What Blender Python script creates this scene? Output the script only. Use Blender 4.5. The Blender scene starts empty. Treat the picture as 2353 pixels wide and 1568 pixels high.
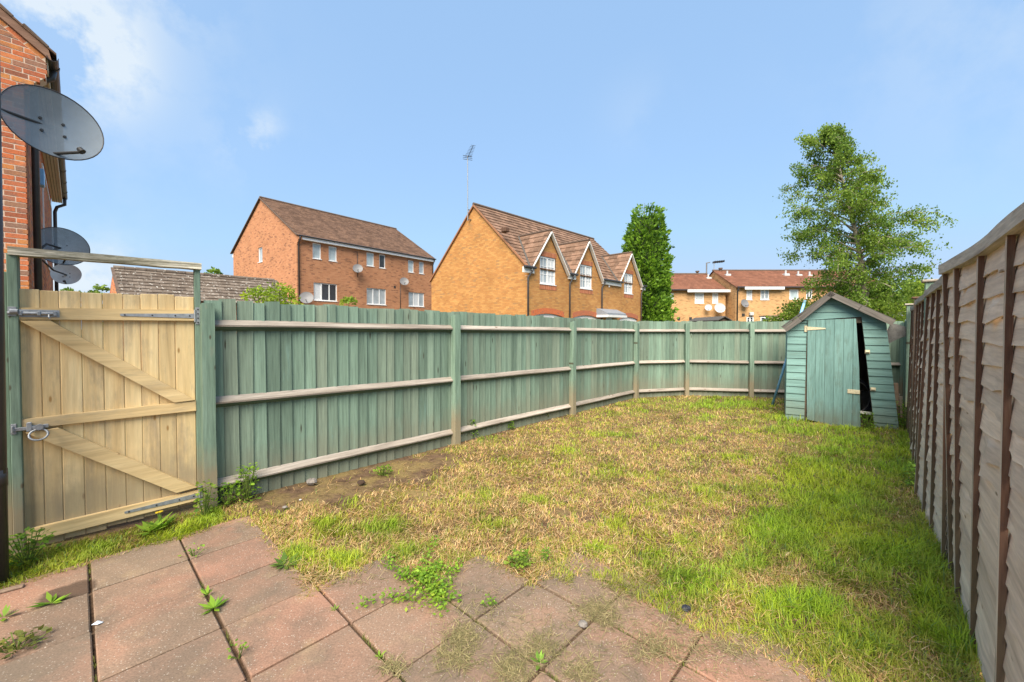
import bpy, math, random
import numpy as np
from mathutils import Vector, Matrix

random.seed(7); RNG = np.random.default_rng(7)
sc = bpy.context.scene
COL = sc.collection
rad = math.radians

# ---------------------------------------------------------------- camera
EYE = 1.5
W_, CX, F_ = 2353.0, 1176.5, 944.0
PITCH, SHIFT = rad(1.2), -9.0 / 2353.0
CY = 784 + SHIFT * W_
cd = bpy.data.cameras.new('camera'); cam = bpy.data.objects.new('camera', cd); COL.objects.link(cam)
cam.location = (0, 0, EYE); cam.rotation_euler = (rad(90) - PITCH, 0, 0)
cd.sensor_width = 36.0; cd.lens = 36.0 * F_ / W_; cd.shift_y = SHIFT
cd.clip_start = 0.05; cd.clip_end = 3000
sc.camera = cam

# ---------------------------------------------------------------- sky, sun, exposure
SUN_EL, SUN_AZ = rad(48), rad(192)          # azimuth: compass angle from +Y, clockwise
world = bpy.data.worlds.new('World'); sc.world = world; world.use_nodes = True
wt = world.node_tree; wt.nodes.clear()
def wn(t, **k):
    n = wt.nodes.new(t)
    for a, b in k.items(): setattr(n, a, b)
    return n
wo = wn('ShaderNodeOutputWorld'); bg = wn('ShaderNodeBackground'); bg.inputs['Strength'].default_value = 0.119
sky = wn('ShaderNodeTexSky', sky_type='NISHITA', sun_disc=False, sun_elevation=SUN_EL, sun_rotation=SUN_AZ,
         air_density=1.0, dust_density=2.0, ozone_density=2.0, altitude=0)
# even out the sky's brightness (thin high haze), keeping its gradient from pale horizon to deeper zenith
hz = wn('ShaderNodeMix', data_type='RGBA'); hz.inputs[0].default_value = .72; hz.inputs[7].default_value = (1.55, 2.5, 3.85, 1)
wt.links.new(sky.outputs[0], hz.inputs[6])
hs = wn('ShaderNodeMix', data_type='RGBA', blend_type='DARKEN'); hs.inputs[0].default_value = 1; hs.inputs[7].default_value = (2.05, 2.8, 3.85, 1)
wt.links.new(hz.outputs[2], hs.inputs[6])
# thin clouds: soft patches of the sky dome, broken up by noise
tc = wn('ShaderNodeTexCoord')
nz = wn('ShaderNodeTexNoise'); nz.inputs['Scale'].default_value = 5.0; nz.inputs['Detail'].default_value = 7; nz.inputs['Roughness'].default_value = .6
wt.links.new(tc.outputs['Generated'], nz.inputs['Vector'])
def math_n(op, a, b=None, clamp=False):
    n = wn('ShaderNodeMath', operation=op); n.use_clamp = clamp
    for i, x in enumerate((a, b)):
        if x is None: continue
        if isinstance(x, (int, float)): n.inputs[i].default_value = x
        else: wt.links.new(x, n.inputs[i])
    return n.outputs[0]
tot = None
for (dx, dy, dz, size, amp) in [(-1.12, 1, .76, .10, .85), (-1.02, 1, .64, .06, .9), (-1.2, 1, .84, .14, .7), (-.78, 1, .83, .05, .8), (-.63, 1, .44, .045, .75), (-.60, 1, .50, .03, .5),
                                (-1.03, 1, .10, .07, 1.6), (1.25, 1, .8, .2, .25), (.3, 1, .52, .07, .12), (-.9, 1, .5, .25, .10), (.6, -1, .5, .3, .6), (-1.0, -.6, .6, .3, .6), (1.2, -.5, .7, .3, .5)]:
    d = Vector((dx, dy, dz)).normalized()
    dot = wn('ShaderNodeVectorMath', operation='DOT_PRODUCT'); wt.links.new(tc.outputs['Generated'], dot.inputs[0]); dot.inputs[1].default_value = d
    e = math_n('MULTIPLY', math_n('SUBTRACT', 1.0, dot.outputs['Value']), -2.0 / size ** 2)
    g = math_n('MULTIPLY', math_n('EXPONENT', e), amp)
    tot = g if tot is None else math_n('ADD', tot, g)
mr = wn('ShaderNodeMapRange'); mr.inputs['From Min'].default_value = .46; mr.inputs['From Max'].default_value = .60
wt.links.new(nz.outputs[0], mr.inputs['Value'])
cl = math_n('MULTIPLY', tot, math_n('ADD', math_n('MULTIPLY', mr.outputs[0], 1.0), .05), True)
mx = wn('ShaderNodeMix', data_type='RGBA'); wt.links.new(math_n('MULTIPLY', cl, .8), mx.inputs[0])
wt.links.new(hs.outputs[2], mx.inputs[6]); mx.inputs[7].default_value = (3.3, 3.6, 3.8, 1)
wt.links.new(mx.outputs[2], bg.inputs['Color']); wt.links.new(bg.outputs[0], wo.inputs[0])
sd = bpy.data.lights.new('sun', 'SUN'); sd.energy = 4.2; sd.angle = rad(45); sd.color = (1, .90, .76)
sun = bpy.data.objects.new('sun', sd); COL.objects.link(sun)
sdir = Vector((math.sin(SUN_AZ) * math.cos(SUN_EL), math.cos(SUN_AZ) * math.cos(SUN_EL), math.sin(SUN_EL)))
sun.rotation_euler = sdir.to_track_quat('Z', 'Y').to_euler(); sun.location = sdir * 30
sc.render.engine = 'CYCLES'
sc.view_settings.view_transform = 'Standard'; sc.view_settings.look = 'None'
sc.view_settings.exposure = 1.13; sc.view_settings.gamma = 1; sc.view_settings.use_curve_mapping = False
sc.cycles.max_bounces = 8; sc.cycles.transparent_max_bounces = 16

# ---------------------------------------------------------------- survey helpers: where a sight line meets a plane of the place
UP_ = Vector((0, math.sin(PITCH), math.cos(PITCH))); FW_ = Vector((0, math.cos(PITCH), -math.sin(PITCH)))
O_ = Vector((0, 0, EYE))
def ray(x, y): return Vector(((x - CX) / F_, 0, 0)) - UP_ * ((y - CY) / F_) + FW_
def ground(x, y, z=0.0):
    d = ray(x, y); return O_ + d * ((z - EYE) / d.z)
def at_depth(x, y, Y):
    d = ray(x, y); return O_ + d * (Y / d.y)
def proj(p):
    d = Vector(p) - O_; z = d.dot(FW_); return CX + F_ * d.x / z, CY - F_ * d.dot(UP_) / z
GU = rad(43.3)                                   # compass bearing of the garden's long side
U = Vector((math.sin(GU), math.cos(GU), 0)); V = Vector((-U.y, U.x, 0))
def uv_(u, v, z=0): return U * u + V * v + Vector((0, 0, z))
class Frame:                                     # a local frame: x along a bearing, y to its left, z up
    def __init__(s, o, bearing):
        s.o = Vector((o[0], o[1], o[2] if len(o) > 2 else 0)); s.rz = math.pi / 2 - bearing
        s.ex = Vector((math.sin(bearing), math.cos(bearing), 0)); s.ey = Vector((-s.ex.y, s.ex.x, 0))
    def hit(s, px, py, axis='y', val=0.0):
        d = ray(px, py); n = s.ey if axis == 'y' else s.ex
        t = (val - (O_ - s.o).dot(n)) / d.dot(n); p = O_ + d * t - s.o
        return Vector((p.dot(s.ex), p.dot(s.ey), p.z))
    def w(s, x, y, z): return s.o + s.ex * x + s.ey * y + Vector((0, 0, z))
def crop(x0, y0, w, outw):
    k = w / outw
    return lambda x, y: ((x0 + x * k) * .61276, (y0 + y * k) * .61276)

# ---------------------------------------------------------------- mesh helpers
class MB:
    def __init__(s): s.v = []; s.f = []; s.m = []; s.smooth = False
    def add(s, vs, fs, mi=0, M=None):
        b = len(s.v)
        s.v += [tuple(M @ Vector(p)) if M else tuple(p) for p in vs]
        s.f += [tuple(i + b for i in f) for f in fs]; s.m += [mi] * len(fs)
    def box(s, x0, x1, y0, y1, z0, z1, mi=0, bev=0.0, M=None, fn=None):
        if bev <= 0:
            vs = [(x, y, z) for z in (z0, z1) for y in (y0, y1) for x in (x0, x1)]
            fs = [(0, 2, 3, 1), (4, 5, 7, 6), (0, 1, 5, 4), (2, 6, 7, 3), (0, 4, 6, 2), (1, 3, 7, 5)]
        else:
            b = min(bev, (x1 - x0) * .45, (y1 - y0) * .45, (z1 - z0) * .45); vs = []; idx = {}
            for i in (0, 1):
                for j in (0, 1):
                    for k in (0, 1):
                        c = ((x0, x1)[i], (y0, y1)[j], (z0, z1)[k]); sg = (1 - 2 * i, 1 - 2 * j, 1 - 2 * k)
                        for a in range(3):
                            p = [c[q] + (0 if q == a else sg[q] * b) for q in range(3)]
                            idx[(i, j, k, a)] = len(vs); vs.append(tuple(p))
            fs = []
            for a in range(3):
                o1, o2 = (a + 1) % 3, (a + 2) % 3
                for e in (0, 1):
                    q = []
                    for (p1, p2) in ((0, 0), (1, 0), (1, 1), (0, 1)):
                        key = [0, 0, 0]; key[a] = e; key[o1] = p1; key[o2] = p2; q.append(idx[tuple(key) + (a,)])
                    fs.append(tuple(q if e else q[::-1]))
                for p1 in (0, 1):
                    for p2 in (0, 1):
                        k0 = [0, 0, 0]; k0[o1] = p1; k0[o2] = p2; k1 = list(k0); k1[a] = 1
                        q = [idx[tuple(k0) + (o1,)], idx[tuple(k1) + (o1,)], idx[tuple(k1) + (o2,)], idx[tuple(k0) + (o2,)]]
                        fs.append(tuple(q if (p1 ^ p2) else q[::-1]))
            for i in (0, 1):
                for j in (0, 1):
                    for k in (0, 1):
                        q = [idx[(i, j, k, a)] for a in range(3)]
                        fs.append(tuple(q if (i + j + k) % 2 else q[::-1]))
        if fn: vs = [fn(*p) for p in vs]
        s.add(vs, fs, mi, M)
    def beam(s, a, b, w, h, up=(0, 0, 1), mi=0, bev=0.0, ext=0.0):
        a = Vector(a); b = Vector(b); x = (b - a); L = x.length; x.normalize()
        y = Vector(up).cross(x).normalized(); z = x.cross(y)
        M = Matrix((x, y, z)).transposed().to_4x4(); M.translation = a
        s.box(-ext, L + ext, -w / 2, w / 2, -h / 2, h / 2, mi, bev, M)
    def tube(s, pts, r, n=8, mi=0, caps=True):
        pts = [Vector(p) for p in pts]; rs = r if isinstance(r, (list, tuple)) else [r] * len(pts); vs = []; fs = []
        up = None
        for i, p in enumerate(pts):
            t = (pts[min(i + 1, len(pts) - 1)] - pts[max(i - 1, 0)]).normalized()
            if up is None: up = t.orthogonal().normalized()
            up = (up - t * up.dot(t)).normalized(); q = t.cross(up)
            for k in range(n):
                a = 2 * math.pi * k / n; vs.append(tuple(p + (up * math.cos(a) + q * math.sin(a)) * rs[i]))
        for i in range(len(pts) - 1):
            for k in range(n): fs.append((i * n + k, i * n + (k + 1) % n, (i + 1) * n + (k + 1) % n, (i + 1) * n + k))
        if caps: fs.append(tuple(range(n))[::-1]); fs.append(tuple(range((len(pts) - 1) * n, len(pts) * n)))
        s.add(vs, fs, mi)
    def prism(s, poly, fn, d0, d1, mi=0, d0b=None):
        """poly in (a, z); fn(a, d, z) -> xyz; d0 may be a function of z (a tilted face)"""
        n = len(poly); g = d0 if callable(d0) else (lambda a, z: d0)
        vs = [fn(a, g(a, z), z) for a, z in poly] + [fn(a, d1, z) for a, z in poly]
        fs = [tuple(range(n)), tuple(range(n, 2 * n))[::-1]] + [(i, i + n, (i + 1) % n + n, (i + 1) % n) for i in range(n)]
        s.add(vs, fs, mi)
    def build(s, name, mats, parent=None, loc=None, rz=0.0, uv=False, smooth=False):
        me = bpy.data.meshes.new(name); me.from_pydata(s.v, [], s.f)
        mats = mats if isinstance(mats, (list, tuple)) else [mats]
        for m in mats: me.materials.append(m)
        if len(mats) > 1: me.polygons.foreach_set('material_index', s.m)
        if smooth or s.smooth: me.polygons.foreach_set('use_smooth', [True] * len(me.polygons))
        if uv: auto_uv(me)
        me.update()
        return obj(name, me, parent, loc, rz)
def auto_uv(me):
    lay = me.uv_layers.new(name='uv')
    for p in me.polygons:
        n = p.normal
        t = Vector((-n.y, n.x, 0))
        if t.length < .05: t = Vector((1, 0, 0))
        t.normalize(); b = n.cross(t)
        if b.z < 0 or (abs(b.z) < 1e-4 and b.y < 0): b = -b; t = -t
        if t.x + t.y * 1.01 < 0: t = -t
        for li in p.loop_indices:
            c = me.vertices[me.loops[li].vertex_index].co; lay.data[li].uv = (c.dot(t), c.dot(b))
def obj(name, me, parent=None, loc=None, rz=0.0):
    o = bpy.data.objects.new(name, me); COL.objects.link(o)
    if parent: o.parent = parent
    if loc is not None: o.location = loc
    if rz: o.rotation_euler = (0, 0, rz)
    return o
def tag(o, label=None, cat=None, group=None, kind=None):
    for k, v in (('label', label), ('category', cat), ('group', group), ('kind', kind)):
        if v: o[k] = v
    return o
def thing(name, label, cat, loc=(0, 0, 0), rz=0.0, group=None):
    o = obj(name, None, None, loc, rz); o.empty_display_size = .2
    return tag(o, label, cat, group)
def clip(poly, a, b, c):
    """part of polygon with a*x+b*y<=c"""
    out = []
    for i in range(len(poly)):
        p, q = poly[i], poly[(i + 1) % len(poly)]; dp, dq = a * p[0] + b * p[1] - c, a * q[0] + b * q[1] - c
        if dp <= 0: out.append(p)
        if dp * dq < 0:
            t = dp / (dp - dq); out.append((p[0] + t * (q[0] - p[0]), p[1] + t * (q[1] - p[1])))
    return out
def vnoise(x, y, seed=0):
    xi = np.floor(x).astype(np.int64); yi = np.floor(y).astype(np.int64); fx = x - xi; fy = y - yi
    fx = fx * fx * (3 - 2 * fx); fy = fy * fy * (3 - 2 * fy)
    def h(a, b):
        n = (a * 374761393 + b * 668265263 + seed * 1442695041) & 0xffffffff
        n = ((n ^ (n >> 13)) * 1274126177) & 0xffffffff
        return ((n ^ (n >> 16)) & 0xffff) / 65535.0
    return (h(xi, yi) * (1 - fx) + h(xi + 1, yi) * fx) * (1 - fy) + (h(xi, yi + 1) * (1 - fx) + h(xi + 1, yi + 1) * fx) * fy
def fbm(x, y, seed=0, oct=4):
    r = 0; a = .5; t = 0
    for i in range(oct):
        r = r + a * vnoise(x * 2 ** i, y * 2 ** i, seed + i); t += a; a *= .5
    return r / t

# ---------------------------------------------------------------- materials
class NT:
    def __init__(s, name, rough=.7, spec=.3, metal=0.0):
        s.m = bpy.data.materials.new(name); s.m.use_nodes = True; s.t = s.m.node_tree
        s.b = s.t.nodes['Principled BSDF']; s.out = s.t.nodes['Material Output']
        s.b.inputs['Roughness'].default_value = rough; s.b.inputs['Specular IOR Level'].default_value = spec; s.b.inputs['Metallic'].default_value = metal
        s.tc = None; s.oi = None
    def n(s, t, ins=None, **k):
        n = s.t.nodes.new(t)
        for a, b in k.items(): setattr(n, a, b)
        for a, b in (ins or {}).items(): s.set(n.inputs[a], b)
        return n
    def set(s, inp, v):
        if isinstance(v, bpy.types.NodeSocket): s.t.links.new(v, inp)
        else: inp.default_value = v if not (isinstance(v, tuple) and len(v) == 3 and inp.type == 'RGBA') else v + (1,)
    def math(s, op, a, b=0.0, clamp=False):
        n = s.n('ShaderNodeMath', {0: a, 1: b}, operation=op); n.use_clamp = clamp; return n.outputs[0]
    def obj(s):
        if not s.tc: s.tc = s.n('ShaderNodeTexCoord')
        return s.tc.outputs['Object']
    def uv(s):
        if not s.tc: s.tc = s.n('ShaderNodeTexCoord')
        return s.tc.outputs['UV']
    def pos(s): return s.n('ShaderNodeNewGeometry').outputs['Position']
    def rnd(s):
        if not s.oi: s.oi = s.n('ShaderNodeObjectInfo')
        return s.oi.outputs['Random']
    def vec(s, v, scale=(1, 1, 1), off=None):
        r = s.n('ShaderNodeVectorMath', {0: v, 1: scale}, operation='MULTIPLY').outputs[0]
        if off is not None: r = s.n('ShaderNodeVectorMath', {0: r, 1: off}, operation='ADD').outputs[0]
        return r
    def noise(s, v, scale=5, detail=5, rough=.6, dist=0.0, col=False):
        n = s.n('ShaderNodeTexNoise', {'Vector': v, 'Scale': scale, 'Detail': detail, 'Roughness': rough, 'Distortion': dist})
        return n.outputs['Color' if col else 0]
    def ramp(s, f, stops, interp='LINEAR'):
        n = s.n('ShaderNodeValToRGB', {0: f}); cr = n.color_ramp; cr.interpolation = interp
        while len(cr.elements) < len(stops): cr.elements.new(.5)
        for e, (p, c) in zip(cr.elements, stops): e.position = p; e.color = (c if len(c) == 4 else tuple(c) + (1,))
        return n.outputs[0]
    def maprange(s, v, a, b, c=0.0, d=1.0):
        return s.n('ShaderNodeMapRange', {'Value': v, 'From Min': a, 'From Max': b, 'To Min': c, 'To Max': d}).outputs[0]
    def mix(s, f, a, b, mode='MIX'):
        n = s.n('ShaderNodeMix', {0: f, 6: a, 7: b}, data_type='RGBA', blend_type=mode); return n.outputs[2]
    def scale(s, c, f):
        n = s.n('ShaderNodeVectorMath', {0: c}, operation='SCALE'); s.set(n.inputs['Scale'], f); return n.outputs[0]
    def bump(s, h, strength=.4, dist=.01):
        s.set(s.b.inputs['Normal'], s.n('ShaderNodeBump', {'Height': h, 'Strength': strength, 'Distance': dist}).outputs[0])
    def color(s, c): s.set(s.b.inputs['Base Color'], c); return s
def plain(name, c, rough=.6, metal=0.0, spec=.4, var=.12, nscale=8):
    m = NT(name, rough, spec, metal)
    f = m.maprange(m.noise(m.obj(), nscale, 6), .3, .7, 1 - var, 1 + var)
    m.color(m.scale(c, f)); return m.m
def wood(name, stops, axis='Z', gs=14, fine=.25, rnd=.18, knots=None, wear=None, wear_amt=(.55, .7), rough=.8, bump=.5, dirt=None, tint=None):
    m = NT(name, rough, .2)
    st = {'Z': (1, 1, .06), 'X': (.06, 1, 1), 'Y': (1, .06, 1)}[axis]
    r = m.rnd(); off = m.n('ShaderNodeCombineXYZ', {0: m.math('MULTIPLY', r, 91.0), 1: m.math('MULTIPLY', r, 57.0), 2: m.math('MULTIPLY', r, 33.0)}).outputs[0]
    v = m.vec(m.obj(), st, off)
    g = m.noise(v, gs, 8, .62, 1.2)
    c = m.ramp(g, stops)
    if tint:
        c = m.mix(m.math('MULTIPLY', m.maprange(m.math('FRACT', m.math('MULTIPLY', r, 17.31)), .35, 1.0), .75), c, m.ramp(g, tint))
    if wear:
        w = m.noise(m.vec(m.obj(), {'Z': (2, 2, .5), 'X': (.5, 2, 2), 'Y': (2, .5, 2)}[axis], off), 3, 7, .7)
        c = m.mix(m.maprange(w, *wear_amt), c, wear)
    f = m.noise(v, gs * 6, 4, .7)
    c = m.scale(c, m.maprange(f, .3, .7, 1 - fine, 1 + fine))
    c = m.scale(c, m.maprange(m.math('FRACT', m.math('MULTIPLY', r, 7.77)), 0, 1, 1 - rnd, 1 + rnd))
    if knots:
        sx = m.n('ShaderNodeSeparateXYZ', {0: m.n('ShaderNodeVectorMath', {0: m.obj(), 1: off}, operation='ADD').outputs[0]})
        a, b = {'Z': (0, 2), 'X': (2, 0), 'Y': (2, 1)}[axis]
        kv = m.n('ShaderNodeCombineXYZ', {0: m.math('MULTIPLY', sx.outputs[a], 5.0), 1: m.math('MULTIPLY', sx.outputs[b], knots[2])}).outputs[0]
        vd = m.n('ShaderNodeTexVoronoi', {'Vector': kv, 'Scale': 1.0}, voronoi_dimensions='2D').outputs['Distance']
        c = m.mix(m.maprange(vd, knots[1], knots[1] * .4), c, knots[0])
    if dirt:
        z = m.n('ShaderNodeSeparateXYZ', {0: m.pos()}).outputs[2]
        dn = m.math('ADD', z, m.math('MULTIPLY', m.noise(m.pos(), 6, 5), -.35))
        c = m.mix(m.math('MULTIPLY', m.maprange(dn, dirt[1], dirt[1] - .3), dirt[2]), c, dirt[0])
    m.color(c); m.bump(m.math('ADD', g, m.math('MULTIPLY', f, .5)), bump, .004)
    return m.m
def brick_cells(m, bw=.225, bh=.075, mort=.01, offset=.5):
    s = m.n('ShaderNodeSeparateXYZ', {0: m.uv()}); x, y = s.outputs[0], s.outputs[1]
    ry = m.math('DIVIDE', y, bh); row = m.math('FLOOR', ry); fy = m.math('FRACT', ry)
    rx = m.math('ADD', m.math('DIVIDE', x, bw), m.math('MULTIPLY', m.math('FLOORED_MODULO', row, 2.0), offset)); colm = m.math('FLOOR', rx); fx = m.math('FRACT', rx)
    wn_ = m.n('ShaderNodeTexWhiteNoise', {'Vector': m.n('ShaderNodeCombineXYZ', {0: colm, 1: row}).outputs[0]}, noise_dimensions='2D')
    mm = m.math('MAXIMUM', m.math('LESS_THAN', fx, mort / bw), m.math('LESS_THAN', fy, mort / bh))
    return wn_.outputs['Value'], mm, fy
def brick_wall(name, stops, mortar, bw=.225, bh=.075, mort=.01, offset=.5, patch=.25):
    m = NT(name, .9, .1); r, mm, fy = brick_cells(m, bw, bh, mort, offset)
    c = m.ramp(r, stops)
    c = m.scale(c, m.maprange(m.noise(m.uv(), .9, 4), .3, .7, 1 - patch, 1 + patch))
    c = m.scale(c, m.maprange(m.noise(m.uv(), 40, 4), .3, .7, .85, 1.15))
    m.color(m.mix(m.math('MULTIPLY', mm, .85), c, mortar)); m.bump(m.math('SUBTRACT', 1.0, mm), .5, .008)
    return m.m
def tile_mat(name, stops, bw=.3, bh=.31, spots=0.0, spotcol=(.6, .58, .52)):
    m = NT(name, .85, .15); r, mm, fy = brick_cells(m, bw, bh, .012, .5)
    c = m.ramp(r, stops)
    c = m.scale(c, m.maprange(m.noise(m.uv(), 1.3, 6, .7), .3, .7, .84, 1.16))
    c = m.scale(c, m.maprange(m.noise(m.uv(), 30, 3), .3, .7, .85, 1.15))
    s = m.n('ShaderNodeSeparateXYZ', {0: m.uv()})
    c = m.mix(m.math('MULTIPLY', m.math('LESS_THAN', m.math('FRACT', m.math('ADD', m.math('DIVIDE', s.outputs[0], bw), m.math('MULTIPLY', m.math('FLOORED_MODULO', m.math('FLOOR', m.math('DIVIDE', s.outputs[1], bh)), 2.0), .5))), .05), .5), c, (.03, .025, .02))
    if spots: c = m.mix(m.math('MULTIPLY', m.maprange(m.noise(m.obj(), 22, 3, .5), .60, .68), spots), c, spotcol)
    m.color(c); m.bump(m.noise(m.uv(), 25, 5), .3, .01); return m.m
def leafmat(name, gain=1.0, trans=.35):
    m = NT(name, .55, .3); a = m.n('ShaderNodeAttribute', attribute_name='tone'); c = m.scale(a.outputs['Color'], gain)
    m.color(c)
    tr = m.n('ShaderNodeBsdfTranslucent', {'Color': m.scale(c, 1.2)})
    mxs = m.n('ShaderNodeMixShader', {0: trans, 1: m.b.outputs[0], 2: tr.outputs[0]})
    m.t.links.new(mxs.outputs[0], m.out.inputs[0]); return m.m

GREEN = [(.25, (0.109, 0.164, 0.126)), (.45, (0.148, 0.219, 0.168)), (.6, (0.173, 0.254, 0.195)), (.8, (0.213, 0.312, 0.246))]
GREEN_T = [(.25, (0.133, 0.164, 0.123)), (.45, (0.178, 0.214, 0.163)), (.62, (0.202, 0.240, 0.179)), (.8, (0.237, 0.296, 0.230))]
M_board = wood('green painted boards', GREEN, 'Z', tint=GREEN_T, knots=((.05, .05, .035), .040, 1.3), wear=(.20, .33, .29), wear_amt=(.60, .82), dirt=((.20, .17, .12), .30, .45), rnd=.2)
M_gpost = wood('green painted posts', [(.25, (0.108, 0.171, 0.127)), (.5, (0.177, 0.260, 0.196)), (.8, (0.253, 0.348, 0.272))], 'Z', gs=10, wear=(0.329, 0.292, 0.216), wear_amt=(.62, .8), dirt=((0.265, 0.202, 0.127), .40, .8), knots=((0.076, 0.076, 0.051), .05, 2.0))
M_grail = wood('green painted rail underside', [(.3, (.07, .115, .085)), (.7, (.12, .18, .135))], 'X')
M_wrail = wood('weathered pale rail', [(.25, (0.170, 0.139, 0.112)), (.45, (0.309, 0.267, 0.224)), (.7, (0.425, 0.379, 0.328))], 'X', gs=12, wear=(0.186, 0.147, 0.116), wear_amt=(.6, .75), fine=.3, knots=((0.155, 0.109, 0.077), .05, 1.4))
M_gate = wood('tan softwood boards', [(.25, (0.439, 0.305, 0.148)), (.45, (0.673, 0.499, 0.255)), (.65, (0.760, 0.609, 0.341)), (.85, (0.760, 0.729, 0.434))], 'Z', gs=8, fine=.14, knots=((0.351, 0.208, 0.077), .05, 1.7), wear=(.33, .27, .19), wear_amt=(.50, .74), dirt=((0.292, 0.238, 0.155), .42, .7), rnd=.12)
M_gateX = wood('tan softwood ledges', [(.25, (0.409, 0.282, 0.131)), (.45, (0.628, 0.462, 0.233)), (.65, (0.760, 0.581, 0.310)), (.85, (0.760, 0.699, 0.419))], 'X', gs=8, fine=.14, knots=((0.322, 0.194, 0.077), .045, 1.6), rnd=.1, wear=(.38, .31, .20), wear_amt=(.52, .76))
M_lintel = wood('bleached flaking timber', [(.36, (.05, .045, .03)), (.46, (.24, .22, .16)), (.56, (.50, .47, .38)), (.8, (.66, .62, .52))], 'X', gs=26, fine=.5, wear=(.12, .115, .07), wear_amt=(.5, .68), bump=1.0)
M_slat = wood('silvered waney slats', [(.25, (0.42, 0.33, 0.25)), (.45, (0.606, 0.474, 0.360)), (.65, (0.738, 0.595, 0.457)), (.85, (0.760, 0.696, 0.549))], 'X', gs=12, fine=.13, wear=(0.738, 0.506, 0.280), wear_amt=(.60, .85), knots=((0.264, 0.177, 0.109), .04, 1.2), bump=.35, rnd=.14)
M_batten = wood('brown stained battens', [(.25, (0.075, 0.039, 0.025)), (.5, (0.140, 0.077, 0.050)), (.8, (0.200, 0.128, 0.087))], 'Z', gs=14, wear=(0.160, 0.146, 0.105), wear_amt=(.58, .8), dirt=((0.130, 0.122, 0.070), .5, .5))
M_battenF = wood('silvered batten faces', [(.25, (0.253, 0.190, 0.138)), (.5, (0.483, 0.391, 0.305)), (.8, (0.621, 0.517, 0.414))], 'Z', gs=14, wear=(0.172, 0.127, 0.069), wear_amt=(.55, .75))
M_ptop = wood('silvered top rail', [(.25, (0.182, 0.150, 0.117)), (.5, (0.377, 0.332, 0.273)), (.8, (0.507, 0.455, 0.390))], 'X', gs=14, wear=(0.260, 0.182, 0.117), wear_amt=(.58, .75))
M_bpost = wood('brown fence post', [(.25, (.12, .08, .055)), (.5, (.20, .14, .10)), (.8, (.29, .22, .16))], 'Z', gs=10)
SHED = [(.25, (0.107, 0.190, 0.172)), (.45, (0.159, 0.280, 0.255)), (.65, (0.189, 0.328, 0.302)), (.85, (0.232, 0.380, 0.359))]
M_shedX = wood('aqua painted cladding', SHED, 'X', gs=12, wear=(.14, .20, .165), wear_amt=(.58, .8), rnd=.1, fine=.15, dirt=((.20, .22, .16), .25, .5))
M_shedZ = wood('aqua painted door boards', SHED, 'Z', gs=12, wear=(.12, .17, .14), wear_amt=(.52, .72), rnd=.08, fine=.2, dirt=((.16, .15, .10), .18, .5))
M_shedraw = wood('bare dark timber', [(.3, (.06, .045, .03)), (.7, (.16, .12, .085))], 'Z')
M_felt = plain('grey roofing felt', (.085, .078, .070), .95, var=.3, nscale=30)
M_barge = wood('grey weathered bargeboard', [(.3, (.065, .057, .05)), (.5, (.12, .108, .095)), (.8, (.19, .17, .15))], 'X', gs=14)
M_galv = plain('galvanised steel', (.34, .36, .38), .5, .55, .5, .25, 30)
M_bolt = plain('dark bolt head', (.03, .03, .03), .6)
M_cream = plain('cream painted iron', (.62, .54, .36), .55, 0, .4, .2, 40)
M_black = plain('black plastic', (.034, .032, .034), .4, 0, .5, .2, 10)
M_grey = plain('grey plastic', (.16, .16, .165), .5)
M_upvc = plain('white window plastic', (.75, .75, .74), .35, 0, .5, .04)
M_white = plain('white painted board', (.68, .67, .64), .5, 0, .4, .08, 3)
M_soffit = plain('cream soffit board', (.74, .65, .50), .6, 0, .4, .06, 3)
def glass(name, c, rough=.08):
    m = NT(name, rough, .6); m.color(m.scale(c, m.maprange(m.noise(m.obj(), 1.5, 2), .3, .7, .75, 1.25))); return m.m
M_glass = glass('window pane with curtain and painted sky reflection', (.36, .40, .42)); M_glassD = glass('dark window pane', (.05, .055, .065)); M_frost = glass('frosted window pane', (.42, .50, .52), .3)  # M_glass: whitish-blue sky reflection painted into the base colour, along with net curtain
M_curt = plain('white curtain', (.60, .62, .63), .9, var=.15, nscale=12)
RED = [(0, (0.244, 0.090, 0.052)), (.14, (0.415, 0.120, 0.057)), (.3, (0.537, 0.156, 0.063)), (.45, (0.366, 0.144, 0.086)), (.55, (0.268, 0.156, 0.109)), (.65, (0.488, 0.180, 0.063)), (.8, (0.549, 0.228, 0.081)), (1, (0.586, 0.180, 0.081))]
def brick_obj(name, stops):
    m = NT(name, .88, .12); c = m.ramp(m.rnd(), stops)
    r91 = m.math('MULTIPLY', m.rnd(), 91.0); off = m.n('ShaderNodeCombineXYZ', {0: r91, 1: r91, 2: r91}).outputs[0]
    v = m.vec(m.obj(), (1, 1, 1), off)
    c = m.mix(m.maprange(m.noise(v, 9, 5), .5, .75), c, (.24, .13, .095)); c = m.scale(c, m.maprange(m.noise(v, 60, 5), .3, .7, .75, 1.25))
    m.color(c); m.bump(m.noise(v, 90, 5), .4, .004); return m.m
M_brickR = brick_obj('red multi brick', RED)
M_mortar = plain('pale pink mortar', (.62, .46, .35), .95, var=.15, nscale=30)
M_wallR = brick_wall('red brick wall', RED, (.44, .31, .23))
M_wallO = brick_wall('salmon brick wall', [(0, (0.236, 0.107, 0.064)), (.15, (0.393, 0.177, 0.091)), (.4, (0.452, 0.203, 0.106)), (.7, (0.472, 0.225, 0.116)), (1, (0.413, 0.182, 0.091))], (0.413, 0.257, 0.159), patch=.12)
M_wallY = brick_wall('golden brick wall', [(0, (0.354, 0.198, 0.088)), (.05, (0.395, 0.208, 0.078)), (.12, (0.420, 0.194, 0.067)), (.4, (0.478, 0.233, 0.077)), (.7, (0.529, 0.280, 0.097)), (1, (0.445, 0.210, 0.071))], (0.335, 0.194, 0.103), patch=.12)
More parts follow.
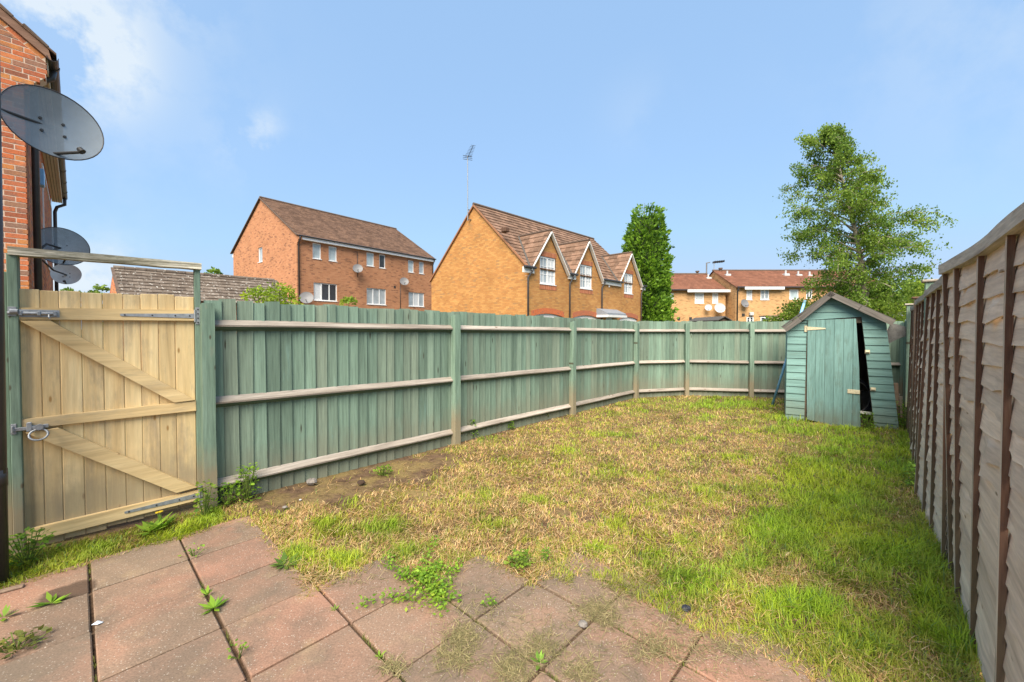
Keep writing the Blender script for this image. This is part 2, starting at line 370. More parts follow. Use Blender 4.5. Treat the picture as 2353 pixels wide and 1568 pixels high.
M_wallB = brick_wall('buff brick wall', [(0, (0.323, 0.186, 0.085)), (.2, (0.486, 0.278, 0.122)), (.6, (0.557, 0.329, 0.148)), (1, (0.506, 0.283, 0.127))], (0.446, 0.309, 0.191), patch=.1)
M_soldier = brick_wall('red soldier bricks', [(0, (.30, .10, .05)), (.5, (.40, .13, .06)), (1, (.46, .16, .08))], (.44, .28, .18), .075, .30, .014, 0)
M_tileB = tile_mat('brown roof tiles', [(0, (0.119, 0.071, 0.047)), (.5, (0.169, 0.102, 0.069)), (1, (0.225, 0.135, 0.088))], .3, .22)
M_tileD = tile_mat('dormer roof tiles', [(0, (0.125, 0.076, 0.051)), (.5, (0.188, 0.113, 0.075)), (1, (0.250, 0.151, 0.103))], .3, .30, .35, (0.500, 0.389, 0.294))
M_tileR = tile_mat('red brown pantiles', [(0, (.17, .078, .05)), (.5, (.22, .10, .062)), (1, (.27, .125, .078))], .3, .28)
M_ridge = plain('ridge tile', (.11, .075, .055), .85, var=.3)
def tile_obj():
    m = NT('lichened roof tile', .9, .1); c = m.ramp(m.rnd(), [(0, (.10, .078, .062)), (.5, (.145, .115, .09)), (1, (.19, .155, .125))])
    p = m.pos()
    c = m.mix(m.maprange(m.noise(p, 4, 5), .5, .75, 0, .5), c, (.26, .22, .185))
    c = m.mix(m.math('MULTIPLY', m.maprange(m.noise(p, 9, 3, .55), .62, .66), .85), c, (.50, .48, .43))
    m.color(c); m.bump(m.noise(p, 30, 5), .4, .01); return m.m
M_tileG = tile_obj()
def slab_mat():
    m = NT('pink concrete paving', .85, .2); p = m.pos(); r = m.rnd()
    c = m.ramp(r, [(0, (0.219, 0.141, 0.095)), (.3, (0.271, 0.165, 0.113)), (.6, (0.286, 0.195, 0.131)), (.85, (0.320, 0.169, 0.116)), (1, (0.243, 0.165, 0.116))])
    pw = m.vec(p, (1, 1, 1), m.scale(m.noise(p, 3, 3, .6, 0, True), .25))
    st = m.noise(pw, 2.1, 6, .62)
    c = m.mix(m.maprange(st, .36, .60, .15, .75), c, (0.119, 0.095, 0.070))
    c = m.mix(m.maprange(m.noise(pw, 1.6, 4), .50, .68, 0, .55), c, (0.381, 0.185, 0.121))
    c = m.mix(m.maprange(m.noise(p, 4.5, 6), .56, .76, 0, .55), c, (0.342, 0.247, 0.141))
    c = m.scale(c, m.maprange(m.noise(p, 120, 3, .7), .3, .7, .72, 1.28))
    vd = m.n('ShaderNodeTexVoronoi', {'Vector': p, 'Scale': 105.0}); 
    sp = m.math('MULTIPLY', m.math('LESS_THAN', vd.outputs['Distance'], .30), m.math('GREATER_THAN', m.n('ShaderNodeSeparateXYZ', {0: vd.outputs['Color']}).outputs[0], .80))
    c = m.mix(m.math('MULTIPLY', sp, .5), c, (0.495, 0.438, 0.363))
    c = m.mix(m.maprange(m.math('FRACT', m.math('MULTIPLY', r, 13.7)),   .45, 1.0, 0, .35), c, (0.153, 0.127, 0.090))
    wet = ground(150, 1362)      # an old round stain on one slab
    d = m.n('ShaderNodeVectorMath', {0: pw, 1: tuple(wet + Vector((.125, .125, .125)))}, operation='DISTANCE').outputs['Value']
    c = m.mix(m.math('MULTIPLY', m.maprange(d, .115, .09), .8), c, (.062, .04, .027))
    m.color(c); m.bump(m.math('ADD', m.noise(p, 60, 6, .7), m.math('MULTIPLY', m.noise(p, 8, 4), .8)), .45, .006); return m.m
M_slab = slab_mat()
def soil_mat(name='soil', straw=True):
    m = NT(name, .95, .1); p = m.pos()
    c = m.ramp(m.noise(p, 14, 8, .7), [(.3, (.055, .034, .021)), (.5, (.12, .076, .047)), (.7, (.20, .13, .08))])
    if straw: c = m.mix(m.maprange(m.noise(p, 3, 6, .65), .42, .62), c, m.ramp(m.noise(p, 45, 5, .8), [(.3, (.10, .08, .03)), (.5, (.22, .16, .065)), (.7, (.32, .22, .10))]))
    m.color(c); m.bump(m.noise(p, 30, 8, .75), .8, .02); return m.m
M_soil = soil_mat('lawn soil'); M_joint = soil_mat('joint soil', False)
def ground_mat():
    m = NT('far ground', .95, .1); p = m.pos(); m.color(m.ramp(m.noise(p, .25, 6), [(.35, (.075, .085, .035)), (.6, (.12, .115, .07))])); return m.m
M_ground = ground_mat()
M_leaf = leafmat('leaves', 1.4, .45); M_grass = leafmat('grass blades', 1.3, .38); M_straw = leafmat('dry straw', 1.0, .1)
def bark(name, a, b):
    m = NT(name, .85, .15); v = m.vec(m.obj(), (1, 1, .5)); m.color(m.ramp(m.noise(v, 7, 7, .7), [(.36, a), (.55, b)])); m.bump(m.noise(v, 20, 6), .5, .01); return m.m
M_birch = bark('birch bark', (.09, .07, .055), (.42, .36, .29)); M_bark = bark('brown bark', (.05, .035, .025), (.14, .10, .07))
def dish_mat():
    m = NT('perforated grey metal', .45, .4, .2); m.color(m.scale((.17, .195, .21), m.maprange(m.noise(m.obj(), 4, 5), .3, .7, .85, 1.2)))
    s = m.n('ShaderNodeSeparateXYZ', {0: m.obj()})
    h = m.math('MULTIPLY', m.math('SINE', m.math('MULTIPLY', s.outputs[0], 900.0)), m.math('SINE', m.math('MULTIPLY', s.outputs[1], 900.0)))
    tr = m.n('ShaderNodeBsdfTransparent')
    mxs = m.n('ShaderNodeMixShader', {0: m.math('GREATER_THAN', m.math('ABSOLUTE', h), .88), 1: m.b.outputs[0], 2: tr.outputs[0]})
    m.t.links.new(mxs.outputs[0], m.out.inputs[0]); return m.m
M_dish = dish_mat()
M_dishW = plain('pale grey dish metal', (.45, .46, .46), .5, 0, .4, .1)
M_dishP = plain('off white dish metal', (.74, .73, .68), .5, 0, .4, .1)
M_stone = plain('grey stone', (.20, .18, .16), .9, 0, .2, .35, 30)
M_blue = plain('blue metal handle', (.20, .46, .76), .35, 0, .5, .1)
M_dark = plain('dark shed clutter', (.02, .022, .03), .6)
M_terra = plain('broken clay brick', (.20, .13, .10), .9, 0, .2, .3, 20)

# ================================================================ GROUND
mb = MB(); mb.box(-700, 700, -300, 900, -.4, -.12)
tag(mb.build('ground', M_ground), kind='structure')

PU0, PDU, PV0, PDV = .035, .4515, 3.345, .443        # the paving grid in garden axes
def vtop(k):                                          # far edge of the slabs in column k
    return PV0 + PDV if k <= 1 else {2: PV0 - 2 * PDV, 3: PV0 - 3 * PDV, 4: PV0 - 4 * PDV}.get(k, -9)
# patio bed (the dark joints) and one mesh per slab
mb = MB(); bu0, bu1 = -4.2, PU0 + 8 * PDU
for k in range(-9, 8):
    a, b = PU0 + k * PDU, PU0 + (k + 1) * PDU
    if vtop(k) < -3: continue
    q = [uv_(a, -2.5, -.022), uv_(b, -2.5, -.022), uv_(b, vtop(k), -.022), uv_(a, vtop(k), -.022)]
    mb.add(q, [(0, 1, 2, 3)])
patio = tag(mb.build('patio', M_joint), kind='structure')
n_slab = 0
for k in range(-9, 8):
    j = 0
    while True:
        v1 = vtop(k) - j * PDV; v0 = v1 - PDV; j += 1
        if v1 < -1.6: break
        c = uv_(PU0 + (k + .5) * PDU, (v0 + v1) / 2)
        if c.y < .75 or abs(c.x) > 1.5 * c.y + .8: continue
        if n_slab >= 140: break
        w, h = PDU - .012 - random.random() * .007, PDV - .009 - random.random() * .005
        m = MB(); m.box(-w / 2, w / 2, -h / 2, h / 2, -.035, 0, 0, .006)
        o = m.build('paving_slab', M_slab, patio, c + Vector((random.uniform(-.002, .002), random.uniform(-.002, .002), random.uniform(-.0015, .001))), math.pi / 2 - GU)
        o.rotation_euler = (rad(random.uniform(-.12, .12)), rad(random.uniform(-.12, .12)), o.rotation_euler[2] + rad(random.uniform(-.25, .25))); n_slab += 1

# ---- boundary lines of the garden
P0, P3 = ground(482, 1165), ground(1461, 912)
P4, P5 = ground(1577, 906), ground(1725, 910)
R0 = ground(2266, 1549); RB = rad(41.9); RD = Vector((math.sin(RB), math.cos(RB), 0)); RN = Vector((-RD.y, RD.x, 0))
def rpt(s, d=0, z=0): return R0 + RD * s + RN * d + Vector((0, 0, z))
bdir = (P5 - P4).normalized()
den = bdir.x * RD.y - bdir.y * RD.x; e_ = R0 - P5
CORN = P5 + bdir * ((e_.x * RD.y - e_.y * RD.x) / den)
SR_END = (CORN - R0).dot(RD)

def lawn_z(x, y): return -.018 + .022 * (fbm(x * 1.7 + 9, y * 1.7, 3) - .5) - .012 * np.clip((y - 4) / 4, 0, 1)
# lawn base: a gently uneven soil sheet between the fences
nx = 150; xs = np.linspace(-4.2, 9.3, nx); ys = np.linspace(-1.2, 10.4, nx); X, Y = np.meshgrid(xs, ys)
uu = X * U.x + Y * U.y; vv = X * V.x + Y * V.y; kk = np.floor((uu - PU0) / PDU)
VT = np.vectorize(lambda k: vtop(int(k)))(kk)
Z = lawn_z(X, Y) - np.where((vv < VT - .06) & (kk < 8), .035, 0)
me = bpy.data.meshes.new('lawn_soil')
vs = np.stack([X.ravel(), Y.ravel(), Z.ravel()], 1)
fs = [(j * nx + i, j * nx + i + 1, (j + 1) * nx + i + 1, (j + 1) * nx + i) for j in range(nx - 1) for i in range(nx - 1)]
me.from_pydata(vs.tolist(), [], fs); me.materials.append(M_soil); me.polygons.foreach_set('use_smooth', [True] * len(fs))
tag(obj('lawn_soil', me), kind='structure')

# ================================================================ GREEN FENCES
def board_mesh(k, h=1.0):
    """feather-edged board, 1 m tall unit (scaled), slightly bowed"""
    r = random.Random(100 + k); m = MB(); n = 4; w = .125
    ph, am = r.uniform(0, 6), r.uniform(.001, .004)
    for i in range(n + 1):
        z = i / n * h; dx = am * math.sin(ph + 2.5 * z) ; dy = am * .6 * math.cos(ph + 3 * z)
        zz = z + (r.uniform(-.004, .004) if i == n else 0); tl = r.uniform(-.004, .004) if i == n else 0
        m.v += [(dx, dy + .004, zz), (w - .004 + dx, dy - .016, zz + tl), (w - .004 + dx, dy + .003, zz + tl), (dx, dy + .010, zz)]
    for i in range(n):
        for q in range(4): m.f.append((i * 4 + q, i * 4 + (q + 1) % 4, (i + 1) * 4 + (q + 1) % 4, (i + 1) * 4 + q)); m.m.append(0)
    m.f += [(3, 2, 1, 0), (n * 4, n * 4 + 1, n * 4 + 2, n * 4 + 3)]; m.m += [0, 0]
    me = bpy.data.meshes.new('fence_board'); me.from_pydata(m.v, [], m.f); me.materials.append(M_board); return me
BOARDS = [board_mesh(i) for i in range(12)]
def green_fence(label, pts, post_flags, zs, group=None):
    """pts: line of post positions; zs(t): (board top, rail heights, ground) along the fence"""
    t = thing('green_fence', label, 'fence', pts[0])
    acc = 0.0
    for bi in range(len(pts) - 1):
        a, b = pts[bi], pts[bi + 1]; d = (b - a); L = d.length; d.normalize(); n = Vector((-d.y, d.x, 0)); rz = math.atan2(d.y, d.x); lo = a - pts[0]
        top0, rails0, g0 = zs(acc); top1, rails1, g1 = zs(acc + L)
        nb = max(1, round(L / .109)); st = L / nb
        for i in range(nb):
            f = (i + .5) / nb; g = g0 + (g1 - g0) * f - .05; h = top0 + (top1 - top0) * f - g + random.uniform(-.012, .008)
            o = obj('fence_board', random.choice(BOARDS), t, lo + d * (i * st) + n * .062 + Vector((0, 0, g)), rz)
            o.scale = (1, 1, h); o.rotation_euler = (0, rad(random.uniform(-.35, .35)), rz)
        for q in range(len(rails0)):
            m = MB(); prof = [(.050, .044), (.050, -.052), (-.005, -.014), (-.008, 0)]; ns = 4; z0, z1 = rails0[q], rails1[q]
            for i in range(ns + 1):
                f = i / ns; j = random.uniform(-.004, .004); jz = random.uniform(-.004, .004)
                for (py, pz) in prof: m.v.append((L * f, py + j * (py < .05), (z1 - z0) * f + pz + jz))
            for i in range(ns):
                for k in range(4):
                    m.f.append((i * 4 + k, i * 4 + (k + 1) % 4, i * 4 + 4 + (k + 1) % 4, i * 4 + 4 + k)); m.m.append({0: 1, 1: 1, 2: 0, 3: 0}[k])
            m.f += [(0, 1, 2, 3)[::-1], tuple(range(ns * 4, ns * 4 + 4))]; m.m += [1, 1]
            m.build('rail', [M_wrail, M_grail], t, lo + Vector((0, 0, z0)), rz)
        acc += L
    acc = 0
    for i, p in enumerate(pts):
        if i: acc += (p - pts[i - 1]).length
        if not post_flags[i]: continue
        d = (pts[min(i + 1, len(pts) - 1)] - pts[max(i - 1, 0)]).normalized(); top, _, g = zs(acc)
        h = post_flags[i] - g + .05
        m = MB(); n = 5; w = .044
        for k in range(n + 1):
            z = h * k / n; jx, jy = random.uniform(-.003, .003), random.uniform(-.003, .003)
            for (sx, sy) in ((-1, -1), (1, -1), (1, 1), (-1, 1)): m.v.append((sx * w + jx, sy * w - .008 + jy, z + (sy * -.010 if k == n else 0)))
        for k in range(n):
            for q in range(4): m.f.append((k * 4 + q, k * 4 + (q + 1) % 4, k * 4 + 4 + (q + 1) % 4, k * 4 + 4 + q)); m.m.append(0)
        m.f.append(tuple(range(n * 4, n * 4 + 4))); m.m.append(1)
        m.build('post', [M_gpost, M_wrail], t, p - pts[0] + Vector((0, 0, g - .05)), math.atan2(d.y, d.x))
    return t
FL = Frame(P0, math.atan2((P3 - P0).x, (P3 - P0).y)); LL = (P3 - P0).length
x1 = FL.hit(1047, 1018).x; x2 = FL.hit(1315, 940).x
def zs_left(s):
    f = s / LL; return 1.745 - .085 * f, (1.53 - .085 * f, .875 - .135 * f, .165 - .06 * f), -.03 * f
lpts = [FL.w(x, 0, 0) for x in (0, x1, x2, LL)]
green_fence('long green board fence with pale rails along the left side of the lawn', lpts, [1.70, 1.67, 1.62, 1.60], zs_left)
def zs_back(s):
    return 1.66, (1.44, .74, .105), -.03
green_fence('green board fence with pale rails across the far end, behind the shed', [P3, P4, P5, P5 + bdir * 1.35, CORN], [0, 1.61, 1.61, 1.60, 1.62], zs_back)

# ================================================================ GATE AND ITS FRAME
c2 = crop(0, 900, 860, 1079)
GL, GR = ground(35, 1265), ground(457, 1165)
FG = Frame(GL, math.atan2((GR - GL).x, (GR - GL).y))
def g2(x, y, d=0.0): p = FG.hit(*c2(x, y), 'y', d); return p.x, p.z
gate = thing('garden_gate', 'tan unpainted wooden braced gate with grey iron latch and strap hinges', 'gate', GL, FG.rz)
idf = lambda a, d, z: (a, d, z)
tops = [85, 187, 277, 380, 474, 566, 656, 738, 819, 910]; bots = [105, 214, 301, 404, 511, 609, 683, 766, 841, 932]
for i in range(9):
    ty0, ty1 = 235 + 30 * (tops[i] - 85) / 825, 235 + 30 * (tops[i + 1] - 85) / 825
    a0, zt0 = g2(tops[i], ty0); a1, zt1 = g2(tops[i + 1], ty1); b0, zb0 = g2(bots[i], 1470 - 235 * (bots[i] - 105) / 827); b1, zb1 = g2(bots[i + 1], 1470 - 235 * (bots[i + 1] - 105) / 827)
    g = .0008; xm = (a0 + a1) / 2; m = MB(); z0 = (zb0 + zb1) / 2 + random.uniform(-.006, .006); z1 = (zt0 + zt1) / 2 + random.uniform(-.008, .008)
    x0, x1_ = (a0 + b0) / 2 + g, (a1 + b1) / 2 - g
    m.box(x0 - xm, x1_ - xm, 0, .020, 0, z1 - z0, 0, .0045)
    o = m.build('gate_board', M_gate, gate, (xm, random.uniform(-.001, .002), z0))
def gpoly(name, pix, d0=-.032, mats=M_gateX):
    P = [g2(*p, d0) for p in pix]; cx = sum(p[0] for p in P) / len(P); cz = sum(p[1] for p in P) / len(P)
    a = math.atan2(P[1][1] - P[0][1], P[1][0] - P[0][0]); ca, sa = math.cos(a), math.sin(a)
    L = [((p[0] - cx) * ca + (p[1] - cz) * sa, -(p[0] - cx) * sa + (p[1] - cz) * ca) for p in P]
    m = MB(); m.prism(L, idf, d0 + .003, -.002); b = .003
    n = len(L); inner = [(x * (1 - b / max(.05, abs(x))), z * (1 - b / max(.02, abs(z)))) for x, z in L]
    m.prism(inner, idf, d0, d0 + .004)
    o = m.build(name, mats, gate, (cx, 0, cz)); o.rotation_euler = (0, -a, 0); return o
gpoly('ledge', [(83, 318), (915, 330), (917, 382), (83, 376)])
gpoly('ledge', [(95, 846), (922, 757), (924, 805), (95, 893)])
gpoly('ledge', [(105, 1370), (935, 1178), (935, 1225), (105, 1433)])
gpoly('brace', [(92, 380), (236, 380), (918, 755), (822, 767)], -.046)
gpoly('brace', [(118, 908), (272, 886), (928, 1166), (832, 1192)], -.046)
bm_ = MB(); bm_.prism([(.006 * math.cos(a * 1.047), .006 * math.sin(a * 1.047)) for a in range(6)], idf, -.003, .003)
BOLT = bpy.data.meshes.new('bolt_head'); BOLT.from_pydata(bm_.v, [], bm_.f); BOLT.materials.append(M_bolt)
def bolt(parent, x, y, z): return obj('bolt_head', BOLT, parent, (x, y, z))
def strap_hinge(tip, root, h0, h1, plate):
    (tx, tz), (rx, rz_) = g2(*tip, -.034), g2(*root, -.034)
    m = MB(); n = 6; poly = []
    d = Vector((rx - tx, rz_ - tz)).normalized(); nn = Vector((-d.y, d.x))
    T, R = Vector((tx, tz)), Vector((rx, rz_))
    for a in range(5):
        an = math.pi * (a / 4); p = T - d * math.sin(an) * h0 + nn * math.cos(an) * h0; poly.append((p.x, p.y))
    p = R - nn * h1; q = R + nn * h1; poly += [(p.x, p.y), (q.x, q.y)]
    m.prism(poly, idf, -.037, -.0325)
    h = m.build('strap_hinge', M_galv, gate)
    for f in (.04, .4, .72, .93):
        c = T + (R - T) * f; bolt(h, c.x, -.0375, c.y)
    (px0, pz0), (px1, pz1) = g2(plate[0], plate[1], -.03), g2(plate[2], plate[3], -.03)
    m = MB(); m.box(px0, px1, -.036, -.031, pz1, pz0, 0, .001); m.tube([(px0 - .004, -.038, pz1 + .02), (px0 - .004, -.038, pz0 - .02)], .007, 8)
    pl = m.build('hinge_plate', M_galv, h)
    xm = (px0 + px1) / 2
    for f in (.12, .37, .63, .88): bolt(h, xm, -.0365, pz1 + (pz0 - pz1) * f)
strap_hinge((572, 353), (914, 358), .009, .019, (919, 318, 943, 398))
strap_hinge((592, 1282), (933, 1201), .009, .019, (940, 1150, 961, 1245))
# slide bolt on the top ledge, ring latch on the middle ledge
(x0, z0), (x1_, z1) = g2(86, 363, -.034), g2(280, 331, -.034)
m = MB(); m.box(x0, x1_, -.036, -.033, z0, z1, 0, .001); sb = m.build('slide_bolt', M_galv, gate)
m = MB(); zc = (z0 + z1) / 2; m.tube([(x0 - .045, -.047, zc), (x1_ - .03, -.047, zc)], .010, 10); m.build('bolt_bar', M_galv, sb)
m = MB()
for f in (.06, .5, .9): xx = x0 + (x1_ - x0) * f; m.box(xx - .008, xx + .008, -.060, -.036, zc - .016, zc + .016, 0, .003)
m.tube([(x0 + (x1_ - x0) * .74, -.047, zc), (x0 + (x1_ - x0) * .74, -.062, zc - .025), (x0 + (x1_ - x0) * .77, -.062, zc - .035)], .005, 6)
m.build('bolt_guide', M_galv, sb)
(x0, z0), (x1_, z1) = g2(126, 903, -.034), g2(151, 856, -.034)
m = MB(); m.box(x0, x1_, -.052, -.033, z0, z1, 0, .004); lt = m.build('ring_latch', M_galv, gate)
(xa, za), (xb, zb) = g2(58, 895, -.045), g2(190, 888, -.045); m = MB(); m.box(xa, xb, -.048, -.040, za - .011, za + .011, 0, .002); m.build('latch_bar', M_galv, lt)
(xc, zc), (xr, _) = g2(183, 915, -.06), g2(228, 915, -.06); r = xr - xc
m = MB(); m.tube([(xc + r * math.cos(a), -.052 - .02 * (1 - math.sin(a)), zc + r * .78 * math.sin(a)) for a in [k * math.pi / 10 for k in range(21)]], .0065, 8, caps=False); m.build('latch_ring', M_galv, lt, smooth=True)
(xe, ze) = g2(186, 880, -.045); m = MB(); m.box(xe - .05, xe + .04, -.038, -.033, ze - .012, ze + .014, 0, .003); m.tube([(xe, -.036, ze), (xe, -.066, ze)], .02, 10); m.build('latch_boss', M_galv, lt)

gf = thing('gate_frame', 'green gate posts joined overhead by a bleached flaking timber bar', 'gate frame', GL, FG.rz)
(a, zt), (b, _) = g2(30, 62, -.02), g2(84, 62, -.02)
m = MB(); m.box(a, b, -.04, .05, -.05, zt, 0, .004); lp = m.build('post', M_gpost, gf)
m = MB(); m.box(a - .10, a - .006, .02, .07, -.05, zt - .12, 0, .004); m.build('side_stud', M_gpost, gf)
(a2, zt2), (b2, _) = g2(913, 137, -.02), g2(944, 137, -.02)
m = MB(); m.box(a2, b2 - .004, -.03, .045, -.05, zt2, 0, .004); m.build('post', M_gpost, gf)
(p, q), (p2, q2) = g2(35, 50, -.05), g2(941, 124, -.05)
m = MB(); m.box(0, 1, -.055, .04, -.027, .027, 0, 0); 
m = MB(); n = 8; L = p2 - p + .01
for k in range(n + 1):
    f = k / n; zc_ = q + (q2 - q) * f
    for (dy, dz) in ((-.055, -.027), (.04, -.027), (.04, .027), (-.055, .027)): m.v.append((p + L * f, dy + random.uniform(-.002, .002), zc_ + dz + random.uniform(-.003, .003)))
for k in range(n):
    for c in range(4): m.f.append((k * 4 + c, k * 4 + (c + 1) % 4, k * 4 + 4 + (c + 1) % 4, k * 4 + 4 + c)); m.m.append(0)
m.f += [(3, 2, 1, 0), tuple(range(n * 4, n * 4 + 4))]; m.m += [0, 0]
m.build('lintel', M_lintel, gf)
for (xx0, yy0, xx1, yy1, nm) in ((36, 315, 76, 358, 'bolt_keep'), (50, 866, 76, 918, 'latch_keep')):
    (xa, za), (xb, zb) = g2(xx0, yy1, -.045), g2(xx1, yy0, -.045)
    m = MB(); m.box(xa, xb, -.044, -.040, zb * 0 + za, zb, 0, .001)
    if nm == 'bolt_keep': m.tube([(xa + .01, -.052, (za + zb) / 2), (xb + .008, -.052, (za + zb) / 2)], .017, 10)
    else: m.box(xa + .004, xb - .012, -.060, -.044, (za + zb) / 2 - .022, (za + zb) / 2 + .022, 0, .003)
    m.build(nm, M_galv, gf)

# ---- corner of the near house, just outside the picture on the left: its downpipe and dish show
HC = Vector((-3.26, 2.36, 0)); 
nh = thing('near_house_wall', 'red brick corner of the near house beside the black downpipe at the left edge', 'house wall', HC, math.atan2(-.69, .72))
m = MB(); m.box(0, .36, -.12, 0, -.1, 3.35); m.build('wall', M_wallR, nh, uv=True)
dp = thing('downpipe', 'black plastic downpipe at the extreme left edge in front of the gate post', 'downpipe', (-3.022, 2.395, 0))
m = MB(); m.tube([(0, 0, -.05), (.03, 0, 3.5)], .034, 14); m.build('pipe', M_black, dp, smooth=True)
for z in (.62, 1.9):
    m = MB(); m.tube([(0, 0, z - .05), (0, 0, z + .05)], .040, 14); m.build('pipe_socket', M_black, dp, smooth=True)
    m = MB(); m.box(-.13, .01, -.03, .03, z + .06, z + .09); m.build('pipe_bracket', M_black, dp)

def sat_dish(label, c, nrm, R, mount, mat, arm_end=None, foc=.62, group='satellite dishes', arm_r=.014, bolts=True, squash=1.0):
    t = thing('satellite_dish', label, 'satellite dish', c, 0, group)
    n = Vector(nrm).normalized(); e1 = n.cross(Vector((0, 0, 1))).normalized(); e2 = e1.cross(n)
    M = Matrix((e1, e2, n)).transposed().to_4x4()
    m = MB(); nr, na = 6, 40; vs = [(0, 0, 0)]; fs = []
    for i in range(1, nr + 1):
        r = R * i / nr
        for k in range(na):
            a = 2 * math.pi * k / na; vs.append((r * math.cos(a), r * math.sin(a) * squash, r * r / (4 * foc * R * 2)))
    for k in range(na): fs.append((0, 1 + k, 1 + (k + 1) % na))
    for i in range(nr - 1):
        for k in range(na): fs.append((1 + i * na + k, 1 + (i + 1) * na + k, 1 + (i + 1) * na + (k + 1) % na, 1 + i * na + (k + 1) % na))
    zr = R * R / (8 * foc * R); vs = [(x, y, z - zr) for x, y, z in vs]
    m.add(vs, fs, 0); o = m.build('reflector', mat, t, smooth=True); o.matrix_local = M
    m = MB(); m.tube([(R * math.cos(a), R * squash * math.sin(a), 0) for a in [2 * math.pi * k / na for k in range(na + 1)]], R * .016, 6, caps=False)
    o = m.build('rim', mat if mat is not M_dish else M_black, t, smooth=True); o.matrix_local = M
    if bolts:
        for (bx, by) in ((-.22, .14), (.22, .14), (-.22, -.22), (.22, -.22)):
            z = (bx * bx + by * by) * R / (8 * foc) - zr; m = MB(); m.tube([(bx * R, by * R, z), (bx * R, by * R, z + .008)], .009, 8)
            o = m.build('bolt_head', M_bolt, t); o.matrix_local = M
    low = Vector((0, -R * .55 * squash, -zr * .7)); 
    ae = Vector(arm_end) if arm_end else Vector((0, -R * .9, R * .95))
    if arm_end: low = Vector((ae.x * -.2, -R * .88 * squash, -.02))
    m = MB(); m.tube([M @ low, M @ ae], arm_r, 8); m.build('feed_arm', M_bolt, t)
    m = MB(); d = (Vector((0, 0, 0)) - ae).normalized(); m.tube([M @ ae, M @ (ae + d * R * .12)], [arm_r * 2.0, arm_r * 1.6], 10); m.build('receiver_head', M_grey if mat is not M_dish else M_bolt, t)
    m = MB(); back = M @ Vector((0, 0, -zr - .02)); mp = Vector(mount) - Vector(c)
    mid = Vector((mp.x, mp.y, back.z)) * .55 + back * .45
    m.tube([M @ Vector((0, 0, -zr)), back, mid, mp], arm_r * 1.2, 8); m.build('wall_bracket', M_bolt, t); return t
Y_ = 2.72
sat_dish('large dark mesh satellite dish in the upper left corner close to the camera', at_depth(126, 284, Y_), (.87, -.44, .22), .238, (-3.16, 2.30, 2.80), M_dish, (-.090, -.20, .085), arm_r=.010)

# ================================================================ RIGHT-HAND PANEL FENCE
RZ = math.pi / 2 - RB
def lap_panel(label, s0, s1, h, battens, lean_top, lean_bot, z0=.0, nslat=19):
    """battens: positions along the fence; lean_*(s): how far the panel stands into the garden at its top and foot"""
    t = thing('waney_fence', label, 'fence panel', rpt(s0), RZ, 'waney lap fence panels on the right')
    def pt(s, d, z):
        f = (z - z0) / (h - z0); return (s - s0, d + lean_top(s) * f + lean_bot(s) * (1 - f), z)
    ex = (h - .06 - z0) / nslat
    for k in range(nslat):
        r = random.Random(k * 13 + int(s0 * 100)); zb = z0 + ex * k; hh = ex + .035; n = max(8, int((s1 - s0) / .085)); m = MB()
        waves = [(r.uniform(4, 9), r.uniform(0, 6), r.uniform(.004, .011)) for _ in range(2)] + [(r.uniform(14, 30), r.uniform(0, 6), r.uniform(.001, .004))]
        bl = [(r.uniform(s0, s1), r.uniform(.02, .06), r.uniform(-.006, .022)) for _ in range(5)]
        for i in range(n + 1):
            s = s0 + (s1 - s0) * i / n
            wz = sum(a * math.sin(f * s + p) for f, p, a in waves); bu = sum(a * math.exp(-((s - c) / w) ** 2) for c, w, a in bl)
            near = min(abs(s - b) for b in battens); gap = min(1, near / .16)
            out = .009 + (bu + .003) * gap
            zl = zb + wz - abs(bu) * .8
            m.v += [pt(s, out + .004, zl), pt(s, out * .75, zl + hh * .5), pt(s, -.002, zl + hh), pt(s, -.008, zl + hh), pt(s, out * .75 - .007, zl + hh * .5), pt(s, out - .004, zl)]
        for i in range(n):
            for q in range(6): m.f.append((i * 6 + q, i * 6 + (q + 1) % 6, i * 6 + 6 + (q + 1) % 6, i * 6 + 6 + q)); m.m.append(0)
        o = m.build('slat', M_slat, t)
    for b in battens:
        m = MB(); n = 6; w = .015
        zt = h - .035
        for i in range(n + 1):
            z = z0 - .02 + (zt - z0 + .02) * i / n; j = random.uniform(-.002, .002)
            for (ds, dd) in ((-w, .010), (w, .008), (w, .030), (-w, .030)): m.v.append(pt(b + ds + j, dd, z))
        for i in range(n):
            for q in range(4): m.f.append((i * 4 + q, i * 4 + (q + 1) % 4, i * 4 + 4 + (q + 1) % 4, i * 4 + 4 + q)); m.m.append(1 if q == 2 else 0)
        m.f += [(3, 2, 1, 0), tuple(range(n * 4, n * 4 + 4))]; m.m += [0, 0]
        m.build('batten', [M_batten, M_battenF], t)
    m = MB(); n = 10
    for i in range(n + 1):
        s = s0 + (s1 - s0) * i / n; j = random.uniform(-.004, .006)
        for (dd, zz) in ((-.03, -.052), (.042, -.052), (.042, .004 + j), (-.03, .008 + j)): m.v.append(pt(s, dd, h + zz))
    for i in range(n):
        for q in range(4): m.f.append((i * 4 + q, i * 4 + (q + 1) % 4, i * 4 + 4 + (q + 1) % 4, i * 4 + 4 + q)); m.m.append(0)
    m.f += [(3, 2, 1, 0), tuple(range(n * 4, n * 4 + 4))]; m.m += [0, 0]
    m.build('top_rail', M_ptop, t); return t
lp_ = lambda s: .06 * max(0, min(1, (s - .1) / .9)) ** 1.3
lap_panel('nearest grey waney lap panel with dark brown battens at the right edge', -.87, .99, 1.885, [-.84, -.386, .182, .684, .965], lp_, lambda s: 0)
lap_panel('second waney lap panel, bulging at its foot, left of the leaning brown batten', 1.10, 2.64, 1.835, [1.13, 1.66, 2.06, 2.55], lambda s: .03, lambda s: .02 + .06 * max(0, (s - 1.2) / 1.3))
